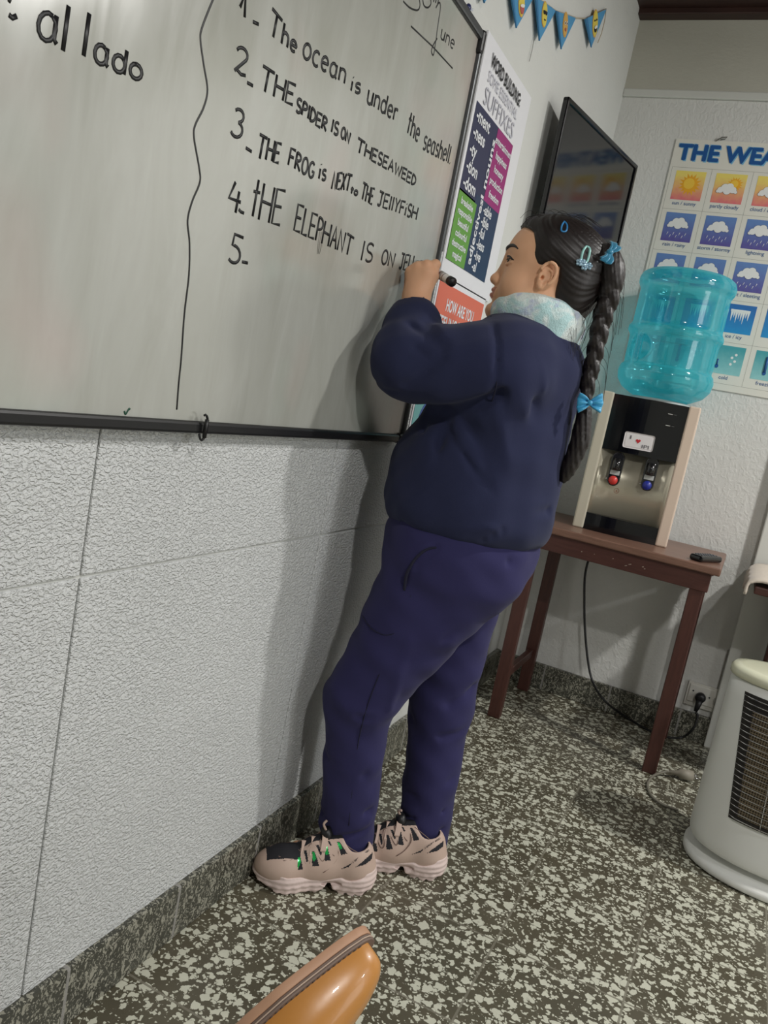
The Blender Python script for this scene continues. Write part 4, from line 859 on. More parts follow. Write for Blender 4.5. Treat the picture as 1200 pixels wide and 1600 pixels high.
def slab(u0, u1, sc, mt, name, lab=None):
    mb = MB(); mb.prism([bp(x - 0.0045 * (sc - 1) / 0.13 * (1 if x < 0.05 else 0), s_ * sc + math.copysign(0.0015, s_), u0) for x, s_ in outline(1.0)], Ub * (u1 - u0)); mb.sm = [f_ >= 2 for f_ in range(len(mb.f))]; o_ = mb.build(name, mt, boot, lab, bevel=0.0008); return o_
slab(-0.0155, -0.006, 1.13, M_edge, 'outsole', 'pale tan sole edge'); slab(-0.006, -0.0035, 1.10, M_welt, 'midsole'); slab(-0.0035, -0.002, 1.13, M_rim, 'welt_rim'); slab(-0.002, 0.001, 1.11, M_welt, 'welt', 'grey brown stitched welt')
MB().prism([bp(x, s_ * 1.0, -0.045) for x, s_ in outline(1.0) if x > 0.215], Ub * 0.027).build('heel', M_edge, boot)
for sg in (1, -1):
    mb = MB()
    for x in np.arange(0.012, 0.25, 0.0062):
        mb.tube([bp(x, sg * bw(x) * 1.055, 0.0013), bp(x + 0.0032, sg * bw(x + 0.0032) * 1.055, 0.0013)], 0.0006, 5)
    mb.build('welt_stitching', M_dkth, boot)
def bh(x): return float(np.interp(x, [0, 0.003, 0.01, 0.03, 0.06, 0.10, 0.14, 0.17], [0.006, 0.020, 0.030, 0.040, 0.048, 0.056, 0.074, 0.098]))
rings = []; nr = 24
for x in [0.003, 0.006, 0.012, 0.022, 0.035, 0.05, 0.07, 0.09, 0.11, 0.13, 0.15, 0.17]:
    wx = bw(x) * 0.985; hx = bh(x)
    rings.append([bp(x, wx * math.copysign(abs(math.cos(a)) ** 0.8, math.cos(a)) * (1.0 + 0.05 * math.sin(a)), hx * math.sin(a) ** 0.85 if a <= math.pi else 0) for a in [math.pi * k / nr for k in range(nr + 1)]])
for x, u0, fr_ in ((0.185, 0.13, 0.16), (0.19, 0.18, 0.165), (0.19, 0.26, 0.165), (0.19, 0.30, 0.165)): pass
mb = MB(); n = nr + 1; V = [q for r_ in rings for q in r_]
mb.add(V, [(i * n + k, i * n + k + 1, (i + 1) * n + k + 1, (i + 1) * n + k) for i in range(len(rings) - 1) for k in range(n - 1)] + [tuple(range(n))], 0, True)
sh_r = []
for u, x0, x1, hw in ((0.0, 0.165, 0.285, 0.034), (0.04, 0.160, 0.285, 0.036), (0.08, 0.160, 0.280, 0.038), (0.11, 0.172, 0.280, 0.042), (0.16, 0.170, 0.285, 0.048), (0.24, 0.165, 0.295, 0.056), (0.30, 0.162, 0.298, 0.058)):
    cx_ = (x0 + x1) / 2; rx_ = (x1 - x0) / 2; sh_r.append([bp(cx_ + rx_ * math.cos(a), hw * math.sin(a), u) for a in [2 * math.pi * k / 28 for k in range(28)]])
V = [q for r_ in sh_r for q in r_]; mb.add(V, [(i * 28 + k, i * 28 + (k + 1) % 28, (i + 1) * 28 + (k + 1) % 28, (i + 1) * 28 + k) for i in range(6) for k in range(28)] + [tuple(range(28)), tuple(6 * 28 + k for k in range(28))], 0, True)
o = mb.build('upper', M_tan, boot); su = o.modifiers.new('sub', 'SUBSURF'); su.levels = 1; su.render_levels = 2
mb = MB()
def upper_pt(x, a): 
    wx = bw(x) * 0.985; return bp(x, wx * math.copysign(abs(math.cos(a)) ** 0.8, math.cos(a)) * (1 + 0.05 * math.sin(a)), bh(x) * math.sin(a) ** 0.85) + Ub * 0.0008
for rr in (1.0, 0.74):
    lp = [upper_pt(0.096 + 0.017 * rr * math.cos(t) , 1.15 + 0.24 * rr * math.sin(t)) for t in np.linspace(0, 2 * math.pi, 25)]
    for a, c_ in zip(lp[:-1], lp[1:]): mb.tube([a, a + (c_ - a) * 0.66], 0.0007, 5)
mb.build('toe_stitching', M_thread, boot)

# ------------------------------------------------------------------ the girl
girl = thing('person', (0.22, 1.56, 0.0), 'girl in navy sweatshirt and trousers writing on the whiteboard with a black marker', 'person')
M_skin = mat('skin', (232, 180, 144), 0.5, var=0.05, vscale=30, sss=0.12, spec=0.35); M_lip = mat('lip_skin', (190, 122, 102), 0.45, sss=0.1); M_nail = mat('fingernail', (206, 160, 138), 0.3)
M_sweat = mat('navy_sweatshirt_fleece', (42, 46, 74), 0.95, var=0.06, vscale=8, bscale=420, bdist=0.0004, sheen=0.06, spec=0.2)
M_rib = mat('navy_rib_knit', (36, 40, 64), 0.92, bscale=300, bdist=0.0006, sheen=0.2)
M_trou = mat('purple_navy_trousers', (49, 47, 86), 0.95, var=0.06, vscale=8, bscale=420, bdist=0.0004, sheen=0.06, spec=0.2)
M_seam = mat('dark_seam', (28, 28, 50), 0.9)
# head frame: f forwards, l to her left, u up
HO = PY(851, 435, 1.55)
az = np.array([-0.957, -0.287, 0.0]); pit = math.radians(13.0)
Hf = az / np.linalg.norm(az) * math.cos(pit) + np.array([0, 0, math.sin(pit)]); Hl = np.cross([0, 0, 1.0], az); Hl /= np.linalg.norm(Hl); Hu = np.cross(Hf, Hl)
HR = np.stack([Hf, Hl, Hu], 1)
def hw(p): return HO + HR @ np.array(p, float)           # head frame -> world
def hl(p): return HR.T @ (np.array(p, float) - HO)       # world -> head frame
# key joints in the room
neck0 = np.array([0.300, 1.555, 1.135])
shL, shR = np.array([0.272, 1.435, 1.085]), np.array([0.285, 1.680, 1.085])
elL = PY(640, 566, 1.385); wrL = PY(650, 466, 1.462)
elR, wrR = np.array([0.285, 1.725, 0.93]), np.array([0.215, 1.715, 0.80])
hipL, hipR = np.array([0.235, 1.490, 0.70]), np.array([0.245, 1.635, 0.70])
knL, knR = PY(562, 1088, 1.445), PY(690, 1095, 1.645)
anL, anR = PY(541, 1312, 1.462), PY(661, 1308, 1.630)

bf = Field(axis_range([(-0.30, -0.13, 0.010), (-0.13, 0.315, 0.0019), (0.315, 0.36, 0.010)]), axis_range([(-0.24, -0.095, 0.010), (-0.095, 0.095, 0.0019), (0.095, 0.24, 0.010)]), axis_range([(-1.34, -0.135, 0.012), (-0.135, 0.125, 0.0019), (0.125, 0.15, 0.010)]))
def bc_(a, b, ra, rb, k=0.03): bf.cone(hl(a), hl(b), ra, rb, k)
# hidden trunk and limbs under the clothes
bc_((0.295, 1.49, 1.07), (0.295, 1.62, 1.07), 0.07, 0.07, 0.05); bc_((0.265, 1.555, 1.05), (0.24, 1.56, 0.80), 0.095, 0.105, 0.06); bc_((0.24, 1.50, 0.74), (0.24, 1.62, 0.74), 0.09, 0.09, 0.06)
bc_(shL, elL, 0.045, 0.036); bc_(elL, wrL, 0.036, 0.026, 0.015); bc_(shR, elR, 0.045, 0.036); bc_(elR, wrR, 0.036, 0.024, 0.02)
bc_(hipL, knL, 0.08, 0.052, 0.05); bc_(knL, anL, 0.05, 0.032, 0.03); bc_(hipR, knR, 0.08, 0.052, 0.05); bc_(knR, anR, 0.05, 0.032, 0.03)
for an, d_ in ((anL, np.array([-0.80, -0.60, 0])), (anR, np.array([-0.868, -0.497, 0]))):
    a = an + np.array([0, 0, -0.02]); bc_(a, a + d_ * 0.10 + np.array([0, 0, -0.012]), 0.026, 0.020, 0.02)
# head
bf.ell((-0.012, 0, 0.030), (0.092, 0.074, 0.078), 0.02)
bf.ell((0.022, 0, -0.030), (0.050, 0.057, 0.074), 0.035)
bf.ell((0.040, 0, 0.032), (0.040, 0.057, 0.048), 0.03)
for s in (1, -1): bf.cone((-0.014, 0.050 * s, -0.050), (0.046, 0.018 * s, -0.092), 0.018, 0.016, 0.03)
bf.ell((0.060, 0, -0.093), (0.019, 0.022, 0.015), 0.02)
for s in (1, -1):
    bf.ball((0.040, 0.036 * s, -0.042), 0.026, 0.03); bf.cone((0.072, 0.012 * s, 0.021), (0.058, 0.042 * s, 0.021), 0.009, 0.008, 0.015)
    bf.ell((0.083, 0.030 * s, -0.002), (0.015, 0.013, 0.010), 0.010, 'sub')
    bf.ball((0.0625, 0.031 * s, 0.0005), 0.0132, 0.002)                                    # lidded eyeball
    for q0, q1, zz in ((0.018, 0.0455, 0.0048), ):
        bf.cone((0.0755, q0 * s, zz), (0.0768, 0.030 * s, zz + 0.0022), 0.0030, 0.0034, 0.003); bf.cone((0.0768, 0.030 * s, zz + 0.0022), (0.0668, q1 * s, zz - 0.001), 0.0034, 0.0028, 0.003)
    bf.cone((0.0750, 0.018 * s, -0.0058), (0.0752, 0.031 * s, -0.0082), 0.0026, 0.0028, 0.003); bf.cone((0.0752, 0.031 * s, -0.0082), (0.0668, 0.0455 * s, -0.0040), 0.0028, 0.0026, 0.003)
bf.cone((0.0755, 0, 0.004), (0.0835, 0, -0.034), 0.0075, 0.0085, 0.014); bf.ball((0.0870, 0, -0.0385), 0.0082, 0.009)
for s in (1, -1): bf.ell((0.0775, 0.0110 * s, -0.0420), (0.0095, 0.0062, 0.0062), 0.005); bf.ell((0.0825, 0.0072 * s, -0.0490), (0.0040, 0.0032, 0.004), 0.002, 'sub')
bf.ell((0.069, 0, -0.064), (0.012, 0.024, 0.018), 0.012)
bf.ell((0.0775, 0, -0.0575), (0.0072, 0.0190, 0.0046), 0.004); bf.ell((0.0760, 0, -0.0675), (0.0078, 0.0165, 0.0052), 0.004); bf.ell((0.0842, 0, -0.0622), (0.0085, 0.018, 0.0010), 0.002, 'sub')
bf.ell((0.0805, 0, -0.0785), (0.008, 0.018, 0.004), 0.008, 'sub')
# ears
for s in (1, -1):
    Re = np.array([[0.93, 0.30 * s, 0.18], [-0.32 * s, 0.95, 0.02], [-0.17, -0.08 * s, 0.98]]).T
    bf.ell((-0.004, 0.070 * s, -0.008), (0.0150, 0.0066, 0.0235), 0.007, 'add', Re)
    rim = [(-0.0035 + 0.0145 * math.cos(t), (0.0775 + 0.0045 * (math.cos(t) < 0.2)) * s, -0.003 + 0.0205 * math.sin(t)) for t in np.linspace(0.2, 4.1, 14)]
    for a, b_ in zip(rim[:-1], rim[1:]): bf.cone(a, b_, 0.0031, 0.0031, 0.0015)
    bf.ell((-0.004, 0.0825 * s, -0.004), (0.0078, 0.0070, 0.0125), 0.002, 'sub'); bf.ell((0.0035, 0.078 * s, -0.012), (0.0042, 0.009, 0.0042), 0.0015, 'sub')
    anti = [(-0.006 + 0.007 * math.cos(t), 0.0772 * s, -0.007 + 0.012 * math.sin(t)) for t in np.linspace(1.3, 3.9, 8)]
    for a, b_ in zip(anti[:-1], anti[1:]): bf.cone(a, b_, 0.0021, 0.0021, 0.0015)
    bf.ball((0.001, 0.0750 * s, -0.0265), 0.0062, 0.004); bf.ell((0.0085, 0.0755 * s, -0.0105), (0.0034, 0.0040, 0.0050), 0.0025)
bf.cone(hl(neck0), (-0.022, 0, -0.06), 0.050, 0.048, 0.03)
# left hand: palm, four unequal fingers folded round the marker, thumb
MT = PX(652, 408, BX + 0.001); ME = PY(707, 441, 1.478)                  # marker tip and rear end
md = (ME - MT); ML = np.linalg.norm(md); md /= ML
def H(u, v_, y): return PY(u, v_, y)
kn = [H(681, 413, 1.470), H(667, 414, 1.458), H(653, 417, 1.455), H(641, 424, 1.456)]
wr = H(650, 464, 1.462)
def bh_(a, b, ra, rb, k=0.008): bf.cone(hl(a), hl(b), ra, rb, k)
bh_(wr - np.array([0, 0.0, 0.03]), wr, 0.023, 0.022, 0.01)
for q in ((-0.006, 0, 0.0), (0.007, 0, 0.0)): bh_(wr + np.array([q[0], 0.002, 0.004]), kn[1] * 0.5 + kn[2] * 0.5 + np.array([q[0] * 1.6, 0.008, -0.012]), 0.0185, 0.018, 0.012)
for q in kn: bh_(wr + (q - wr) * 0.35, q + FWD * 0.004, 0.015, 0.0098, 0.010)
grip = MT + md * 0.045
for i, q in enumerate(kn):
    ln = (0.034, 0.037, 0.034, 0.027)[i]; rad = (0.0084, 0.0086, 0.0082, 0.0074)[i]
    side = (kn[0] - kn[3]); side /= np.linalg.norm(side)
    m_ = q + FWD * ln * 0.92 + np.array([-0.004, 0.0, 0.004]) ; m_[0] = max(m_[0], BX + 0.012)
    n_ = m_ + np.array([-0.006, 0.004, -0.022]) * (0.9 if i else 1.0) + side * (0.002 * i); n_[0] = max(n_[0], BX + 0.010)
    e_ = n_ + np.array([0.006, -0.014, -0.012])
    bh_(q, m_, rad + 0.0012, rad, 0.003); bh_(m_, n_, rad, rad - 0.0006, 0.0025); bh_(n_, e_, rad - 0.0006, rad - 0.0018, 0.0025)
th0 = wr + (kn[0] - wr) * 0.30 + side * 0.004; th1 = wr + (kn[0] - wr) * 0.62 + side * 0.010 + FWD * 0.012; th2 = grip + md * 0.022 + np.array([0.0, -0.004, -0.012]) + FWD * 0.004
bh_(th0, th1, 0.0145, 0.0112, 0.008); bh_(th1, th2, 0.0105, 0.0085, 0.004)
# right hand hanging behind her, five slightly curled fingers
for i in range(4):
    o_ = np.array([-0.010 + 0.016 * i * 0.2, -0.024 + 0.016 * i, -0.055]); bc_(wrR, wrR + o_, 0.014, 0.010, 0.008)
    bc_(wrR + o_, wrR + o_ + np.array([-0.012, 0, -0.030]), 0.0105, 0.009, 0.003); bc_(wrR + o_ + np.array([-0.012, 0, -0.030]), wrR + o_ + np.array([-0.028, 0, -0.044]), 0.009, 0.007, 0.003)
Vb_, Fb_ = bf.mesh(1)
ctr = Vb_[Fb_].mean(1)
lip = ((np.abs(ctr[:, 1]) < 0.0215) & (ctr[:, 0] > 0.0715) & (ctr[:, 2] < -0.0530) & (ctr[:, 2] > -0.0735))
body = mesh_np('body', Vb_ @ HR.T + HO, Fb_, [M_skin, M_lip], girl, lip.astype(int))
# eyes, lashes, brows
M_eye = mat('eye_white', (215, 205, 198), 0.15); M_iris = mat('dark_iris', (34, 22, 16), 0.1)
M_hair = new_mat('dark_brown_hair'); hb = bsdf(M_hair); hv = coords(M_hair)
L(M_hair, mixc(M_hair, noise(M_hair, hv, 90, 3.0), srgb(16, 12, 12), srgb(36, 27, 25)), hb.inputs['Base Color']); hb.inputs['Roughness'].default_value = 0.46; hb.inputs['Specular IOR Level'].default_value = 0.5
def skin_at(y, z, lift=0.0):
    """front surface of the face at head coordinates y, z"""
    j_, k_ = int(np.argmin(np.abs(bf.ys - y))), int(np.argmin(np.abs(bf.zs - z))); col = bf.d[:, j_, k_]; i_ = np.where(col < 0)[0]
    i_ = i_[bf.xs[i_] < 0.12].max(); return hw((bf.xs[i_] + lift, y, z))
for s in (1, -1):
    e = MB().sphere(hw((0.0625, 0.031 * s, 0.0002)), 0.0135, 0, 20); e.sphere(hw((0.0625 + 0.0122, 0.0325 * s, 0.0004)), (0.0022, 0.0070, 0.0070), 1, 14, Matrix(HR.tolist()))
    e.build('eye', [M_eye, M_iris], body, 'dark brown eye')
    lid = [(0.0170, 0.0012), (0.0220, 0.0042), (0.0290, 0.0060), (0.0370, 0.0050), (0.0450, 0.0020), (0.0490, 0.0004)]
    pts = cat([skin_at(a * s, b_, 0.0006) for a, b_ in lid], 4); MB().tube(pts, list(np.interp(np.linspace(0, 1, len(pts)), [0, 0.3, 0.8, 1], [0.0010, 0.0021, 0.0022, 0.0008])), 6).build('eyelashes', M_hair, body)
    brow = [(0.0090, 0.0180), (0.0180, 0.0215), (0.0280, 0.0245), (0.0380, 0.0255), (0.0480, 0.0238), (0.0550, 0.0205)]
    pts = cat([skin_at(a * s, b_, 0.0004) for a, b_ in brow], 4); mb = MB(); mb.tube(pts, list(np.interp(np.linspace(0, 1, len(pts)), [0, 0.25, 0.6, 1], [0.0026, 0.0042, 0.0036, 0.0010])), 6); mb.build('eyebrow', M_hair, body)

# ---- hair: cap combed back to a high ponytail
hf = Field.uni((-0.125, -0.095, -0.085), (0.11, 0.095, 0.14), 0.0021)
hf.ell((-0.014, 0, 0.035), (0.099, 0.081, 0.084), 0.0); hf.ell((0.030, 0, 0.048), (0.054, 0.064, 0.050), 0.03)
hf.ell((-0.055, 0, -0.015), (0.050, 0.066, 0.058), 0.03)
PT = np.array([-0.094, 0.004, 0.074])
hf.cone((-0.066, 0, 0.055), PT, 0.040, 0.016, 0.03)
# hairline: keep only what lies behind the face edge
hair_edge = [(0.20, 0.066), (0.074, 0.066), (0.052, 0.058), (0.039, 0.036), (0.034, 0.014), (0.028, -0.010), (0.019, -0.022), (0.012, -0.018), (0.009, 0.010), (-0.002, 0.021), (-0.018, 0.016), (-0.026, -0.008), (-0.034, -0.044), (-0.052, -0.066), (-0.10, -0.072), (-0.20, -0.075), (-0.20, 0.20), (0.20, 0.20)]
gx, gz = np.meshgrid(hf.xs, hf.zs, indexing='ij'); de = np.full(gx.shape, 9.0)
for (a0, b0), (a1, b1) in zip(hair_edge, hair_edge[1:] + hair_edge[:1]):
    ea, eb = a1 - a0, b1 - b0; t = np.clip(((gx - a0) * ea + (gz - b0) * eb) / (ea * ea + eb * eb), 0, 1); de = np.minimum(de, np.hypot(gx - a0 - t * ea, gz - b0 - t * eb))
de = np.where(inpoly(gx, gz, hair_edge), -de, de)
def strands(X, Y, Z):
    # comb lines fan out from the ponytail
    vx, vy, vz = X - PT[0] + 0.015, Y - PT[1], Z - PT[2]
    a = np.arctan2(vy, -vz + 0.35 * vx); r = np.sqrt(vx * vx + vy * vy + vz * vz)
    w_ = np.clip(r / 0.05, 0, 1)
    return (0.00055 * np.sin(a * 41 + 3 * np.sin(a * 5) + r * 30) + 0.0005 * np.sin(a * 83 + 2 * np.sin(a * 9) - r * 20)) * w_
hf.push((-1, -1, -1), (1, 1, 1), strands)
dd_ = np.repeat(de[:, None, :], len(hf.ys), 1).astype(np.float32)
hf.d = hf.d + 0.0040 * np.clip(1 + dd_ / 0.030, 0, 1) ** 2          # thins out towards the hairline
h_ = np.clip(0.5 - 0.5 * (hf.d - dd_) / 0.004, 0, 1); hf.d = (hf.d * (1 - h_) + dd_ * h_ + 0.004 * h_ * (1 - h_)).astype(np.float32)
Vh, Fh = hf.mesh(1)
hair = mesh_np('hair', Vh @ HR.T + HO, Fh, M_hair, girl)
# ponytail arch, plaited braid and loose end
def BP(u, v_, y=1.548): return PY(u, v_, y)
bpts = [hw((-0.080, 0.004, 0.074)), BP(946, 398), BP(956, 416), BP(955, 446), BP(948, 475), BP(939, 505), BP(932, 540), BP(924, 575), BP(918, 606), BP(916, 622)]
cl = np.array(cat(bpts, 10)); seg = np.r_[0, np.cumsum(np.linalg.norm(np.diff(cl, axis=0), axis=1))]; TOT = seg[-1]
def along(s): return np.array([np.interp(s, seg, cl[:, i]) for i in range(3)])
lo, hi = cl.min(0) - 0.05, cl.max(0) + 0.05
br = Field.uni(lo, hi, 0.0023)
s0 = 0.085
for i in range(14):                      # smooth hair over the tie
    a, b_ = along(s0 * i / 14), along(s0 * (i + 1) / 14); r0 = np.interp(i / 14, [0, 0.35, 1], [0.013, 0.0185, 0.020]); br.cone(a, b_, r0, r0, 0.008)
ns = 120
for k in range(3):
    prev = None
    for i in range(ns + 1):
        s_ = s0 * 0.72 + (TOT - s0 * 0.72) * i / ns; p = along(s_); t = along(min(TOT, s_ + 0.004)) - along(max(0, s_ - 0.004)); t /= np.linalg.norm(t)
        e1 = np.cross(t, FWD); e1 /= np.linalg.norm(e1); e2 = np.cross(t, e1); ph = s_ / 0.098 * 2 * math.pi + 2 * math.pi * k / 3
        w_ = np.interp(s_, [s0 * 0.7, s0 * 1.1, TOT], [0.0085, 0.0095, 0.0055]); r_ = np.interp(s_, [s0 * 0.7, s0 * 1.1, TOT], [0.0125, 0.0118, 0.0078])
        q = p + e1 * w_ * math.sin(ph) + e2 * w_ * 0.75 * math.sin(2 * ph)
        if prev is not None: br.cone(prev[0], q, prev[1], r_, 0.0012)
        prev = (q, r_)
br.push((-9, -9, -9), (9, 9, 9), lambda X, Y, Z: 0.0007 * np.sin(X * 900 + Z * 260) + 0.0005 * np.sin(Y * 1100 - Z * 300 + X * 200))
Vr, Fr = br.mesh(1); braid = mesh_np('braid', Vr, Fr, M_hair, hair)
tpts = [BP(914, 622), BP(912, 655), BP(906, 690), BP(893, 722), BP(880, 750)]; tl_ = cat(tpts, 5)
tf = Field.uni(np.min(tl_, 0) - 0.045, np.max(tl_, 0) + 0.045, 0.0024)
for i in range(len(tl_) - 1):
    r0 = float(np.interp(i / (len(tl_) - 1), [0, 0.12, 0.45, 0.8, 1], [0.007, 0.012, 0.0165, 0.0135, 0.003])); tf.cone(tl_[i], tl_[i + 1], r0, r0, 0.006)
tf.push((-9, -9, -9), (9, 9, 9), lambda X, Y, Z: 0.0008 * np.sin(X * 640 + Z * 160) + 0.0007 * np.sin((Y + X) * 900 + Z * 200))
Vt, Ft = tf.mesh(1); mesh_np('braid_tail', Vt, Ft, M_hair, hair)
# wisps
mb = MB()
def wisp(pts, r=0.0005): mb.tube(cat(pts, 5), [r] * (len(pts) * 5 - 4), 4)
for i in range(40):                      # flyaways along the parting and forehead
    x = rng.uniform(-0.02, 0.088); y = rng.uniform(-0.035, 0.045); z = 0.119 - 0.55 * max(0, x - 0.03) ** 1.0
    wisp([hw((x, y, z - 0.012)), hw((x - 0.012, y + 0.004, z + 0.001 + 0.006 * rng.random())), hw((x - 0.045, y + 0.006, z - 0.004 + 0.004 * rng.random()))], 0.00035)
for i in range(26):
    y = rng.uniform(-0.03, 0.05); e_ = 0.006 * rng.random(); wisp([hw((0.066, y, 0.066)), hw((0.073 + 0.006 * rng.random(), y, 0.074 + e_)), hw((0.064, y, 0.086 + e_)), hw((0.046, y, 0.094 + e_ * 0.6))], 0.00028)
for i in range(9):                       # loose hair at the nape and beside the braid
    a = hw((-0.060 - 0.02 * rng.random(), 0.045 + 0.02 * rng.random(), -0.045)); wisp([a, a + np.array([0.006 + 0.01 * rng.random(), -0.004, -0.030]), a + np.array([0.012 + 0.02 * rng.random(), -0.004, -0.060 - 0.03 * rng.random()])], 0.00022)
for i in range(26):
    s_ = rng.uniform(0.06, TOT * 0.9); p = along(s_); d_ = RIGHT * rng.choice([-1, 1]) * (0.020 + 0.010 * rng.random()); wisp([p + d_ * 0.5, p + d_ + np.array([0, 0, -0.02]), p + d_ * 1.25 + np.array([0, 0, -0.055 - 0.03 * rng.random()])], 0.0004)
mb.build('loose_strands', M_hair, hair, kind='stuff')
# bows
M_bow = mat('turquoise_bow_satin', (56, 160, 206), 0.35, sheen=0.3); M_bow2 = mat('teal_bow_satin', (38, 132, 168), 0.35, sheen=0.3)
def bow(center, ax, ay, az_, w, hgt, m, twist=0.0):
    mb = MB(); ax, ay, az_ = [np.array(q, float) / np.linalg.norm(q) for q in (ax, ay, az_)]; nu_, nv_ = 9, 16
    for s in (1, -1):
        V = []
        for i in range(nu_ + 1):
            u = i / nu_
            for j in range(nv_ + 1):
                v_ = -1 + 2 * j / nv_; hh = hgt * (0.22 + 0.78 * u ** 0.8) * (1 - 0.12 * u * abs(v_)); x = s * w * (0.06 + 0.94 * u * (1 - 0.16 * v_ * v_))
                zz = 0.16 * w * math.cos(v_ * 7.5) * (1 - 0.35 * u) + 0.22 * w * math.sin(u * 2.6)
                V.append(center + ax * x + ay * hh * v_ + az_ * zz)
        mb.add(V, [(i * (nv_ + 1) + j, i * (nv_ + 1) + j + 1, (i + 1) * (nv_ + 1) + j + 1, (i + 1) * (nv_ + 1) + j) for i in range(nu_) for j in range(nv_)], 0, True)
    mb.sphere(center + az_ * w * 0.12, (w * 0.2, w * 0.2, w * 0.2), 0, 10)
    o = mb.build('bow', m, hair); s_ = o.modifiers.new('solid', 'SOLIDIFY'); s_.thickness = 0.0016; s_.offset = 0
    return o
c = BP(921, 630, 1.520); bow(c, RIGHT * 0.99 + DOWN * 0.02, -DOWN + RIGHT * 0.1, -FWD, 0.024, 0.021, M_bow)['label'] = 'turquoise pleated bow at the end of the braid'
c = BP(950, 394, 1.525); bow(c, RIGHT * 0.5 - DOWN * 0.75 + FWD * 0.5, RIGHT * 0.6 + DOWN * 0.55 - FWD * 0.3, RIGHT * 0.6 + DOWN * 0.3 - FWD * 0.55, 0.030, 0.014, M_bow2)['label'] = 'teal bow tying the ponytail'
# snap clips
def on_hair(u, v_, lift):
    """point where the sight line leaves the hair cap on her left side"""
    best = PY(u, v_, 1.49)
    d = PY(u, v_, 1.4) - CAM; d /= np.linalg.norm(d); t0 = np.linalg.norm(PY(u, v_, 1.40) - CAM)
    for t in np.arange(0, 0.25, 0.001):
        p = hl(CAM + d * (t0 + t)); i, j, k = [int(np.clip(np.searchsorted(a, q), 0, len(a) - 1)) for a, q in zip((hf.xs, hf.ys, hf.zs), p)]
        if all(a[0] < q < a[-1] for a, q in zip((hf.xs, hf.ys, hf.zs), p)) and hf.d[i, j, k] < lift: return CAM + d * (t0 + t)
    return best
M_clipb = mat('blue_enamel_clip', (48, 130, 190), 0.3); M_clipm = mat('mint_enamel_clip', (150, 206, 200), 0.3); M_glit = mat('iridescent_glitter', (176, 206, 226), 0.12, 0.5)
def clip(path, r, m, lab, flowers=None):
    pts = [on_hair(u, v_, 0.0022) for u, v_ in path]; mb = MB(); mb.tube(cat(pts + [pts[0]], 4)[:-1], r, 8, 0, closed=True)
    o = mb.build('hair_clip', m, hair, lab)
    if flowers:
        fm = MB()
        for u, v_ in flowers:
            c_ = on_hair(u, v_, 0.004)
            for k in range(5):
                a = 2 * math.pi * k / 5; fm.sphere(c_ + (RIGHT * math.cos(a) - DOWN * math.sin(a)) * 0.0042 - FWD * 0.001, (0.0030, 0.0030, 0.0030), 0, 8)
            fm.sphere(c_ - FWD * 0.004, 0.0022, 0, 8)
        fm.build('glitter_flowers', M_glit, o)
clip([(882, 346), (878, 352), (877, 360), (881, 362), (885, 360), (886, 352)], 0.0016, M_clipb, 'small blue snap clip')
clip([(916, 385), (911, 392), (908, 406), (911, 412), (917, 409), (921, 396), (921, 388)], 0.0023, M_clipm, 'mint snap clip with glitter flowers', [(905, 410), (913, 417), (920, 416), (911, 411)])

# ---- sweatshirt
sw = Field.uni((-0.0, 1.26, 0.735), (0.46, 1.86, 1.24), 0.0042)
sw.ell((0.262, 1.558, 1.03), (0.128, 0.165, 0.17), 0.0); sw.ell((0.226, 1.560, 0.860), (0.170, 0.182, 0.150), 0.10); sw.ell((0.236, 1.560, 0.800), (0.166, 0.180, 0.090), 0.04)
sw.ell((0.270, 1.56, 1.10), (0.105, 0.150, 0.085), 0.06)
sw.cone((0.285, 1.455, 1.105), (0.292, 1.665, 1.105), 0.066, 0.066, 0.05)
sw.cone(shL + np.array([-0.01, -0.01, -0.01]), elL + np.array([0, 0, 0.004]), 0.082, 0.071, 0.045)
sw.cone(elL, elL + (wrL - elL) * 0.55, 0.070, 0.052, 0.02); sw.cone(elL + (wrL - elL) * 0.5, elL + (wrL - elL) * 0.94, 0.050, 0.035, 0.02)
sw.cone(shR, elR, 0.072, 0.058, 0.05); sw.cone(elR, wrR, 0.058, 0.040, 0.03)
sw.cone(neck0 + np.array([0, 0, -0.02]), neck0 + np.array([-0.004, 0, 0.02]), 0.078, 0.064, 0.04)
def S(u, v_, y): return PY(u, v_, y)
# folds read off the photograph
sw.crease([elL + np.array([0.05, -0.045, 0.060]), S(668, 500, 1.37), S(690, 492, 1.40)], 0.010, 0.013)
sw.crease([S(640, 512, 1.36), S(665, 520, 1.34), S(690, 540, 1.33)], 0.010, 0.008)
sw.crease([S(632, 492, 1.42), S(650, 490, 1.41), S(668, 497, 1.42)], 0.007, 0.006)
sw.crease([S(628, 476, 1.44), S(648, 474, 1.43), S(668, 480, 1.44)], 0.006, -0.005)
sw.crease([S(770, 500, 1.40), S(777, 540, 1.36), S(776, 590, 1.35), S(765, 630, 1.37)], 0.005, 0.006)
sw.crease([S(660, 645, 1.42), S(720, 640, 1.38), S(780, 612, 1.38)], 0.016, 0.020)
sw.crease([S(700, 640, 1.40), S(690, 690, 1.40), S(686, 760, 1.40)], 0.012, 0.010)
sw.crease([S(725, 650, 1.39), S(770, 720, 1.385), S(830, 790, 1.40)], 0.016, 0.007)
sw.crease([S(775, 640, 1.39), S(800, 720, 1.39), S(835, 775, 1.42)], 0.014, -0.006)
sw.crease([S(800, 600, 1.40), S(850, 690, 1.42), S(862, 790, 1.45)], 0.016, -0.006)
sw.crease([S(826, 620, 1.42), S(872, 690, 1.46), S(878, 760, 1.48)], 0.012, 0.007)
sw.crease([S(650, 700, 1.44), S(655, 760, 1.43), S(690, 810, 1.40)], 0.012, 0.007)
sw.crease([S(640, 790, 1.42), S(700, 822, 1.39), S(780, 826, 1.40)], 0.008, -0.004)
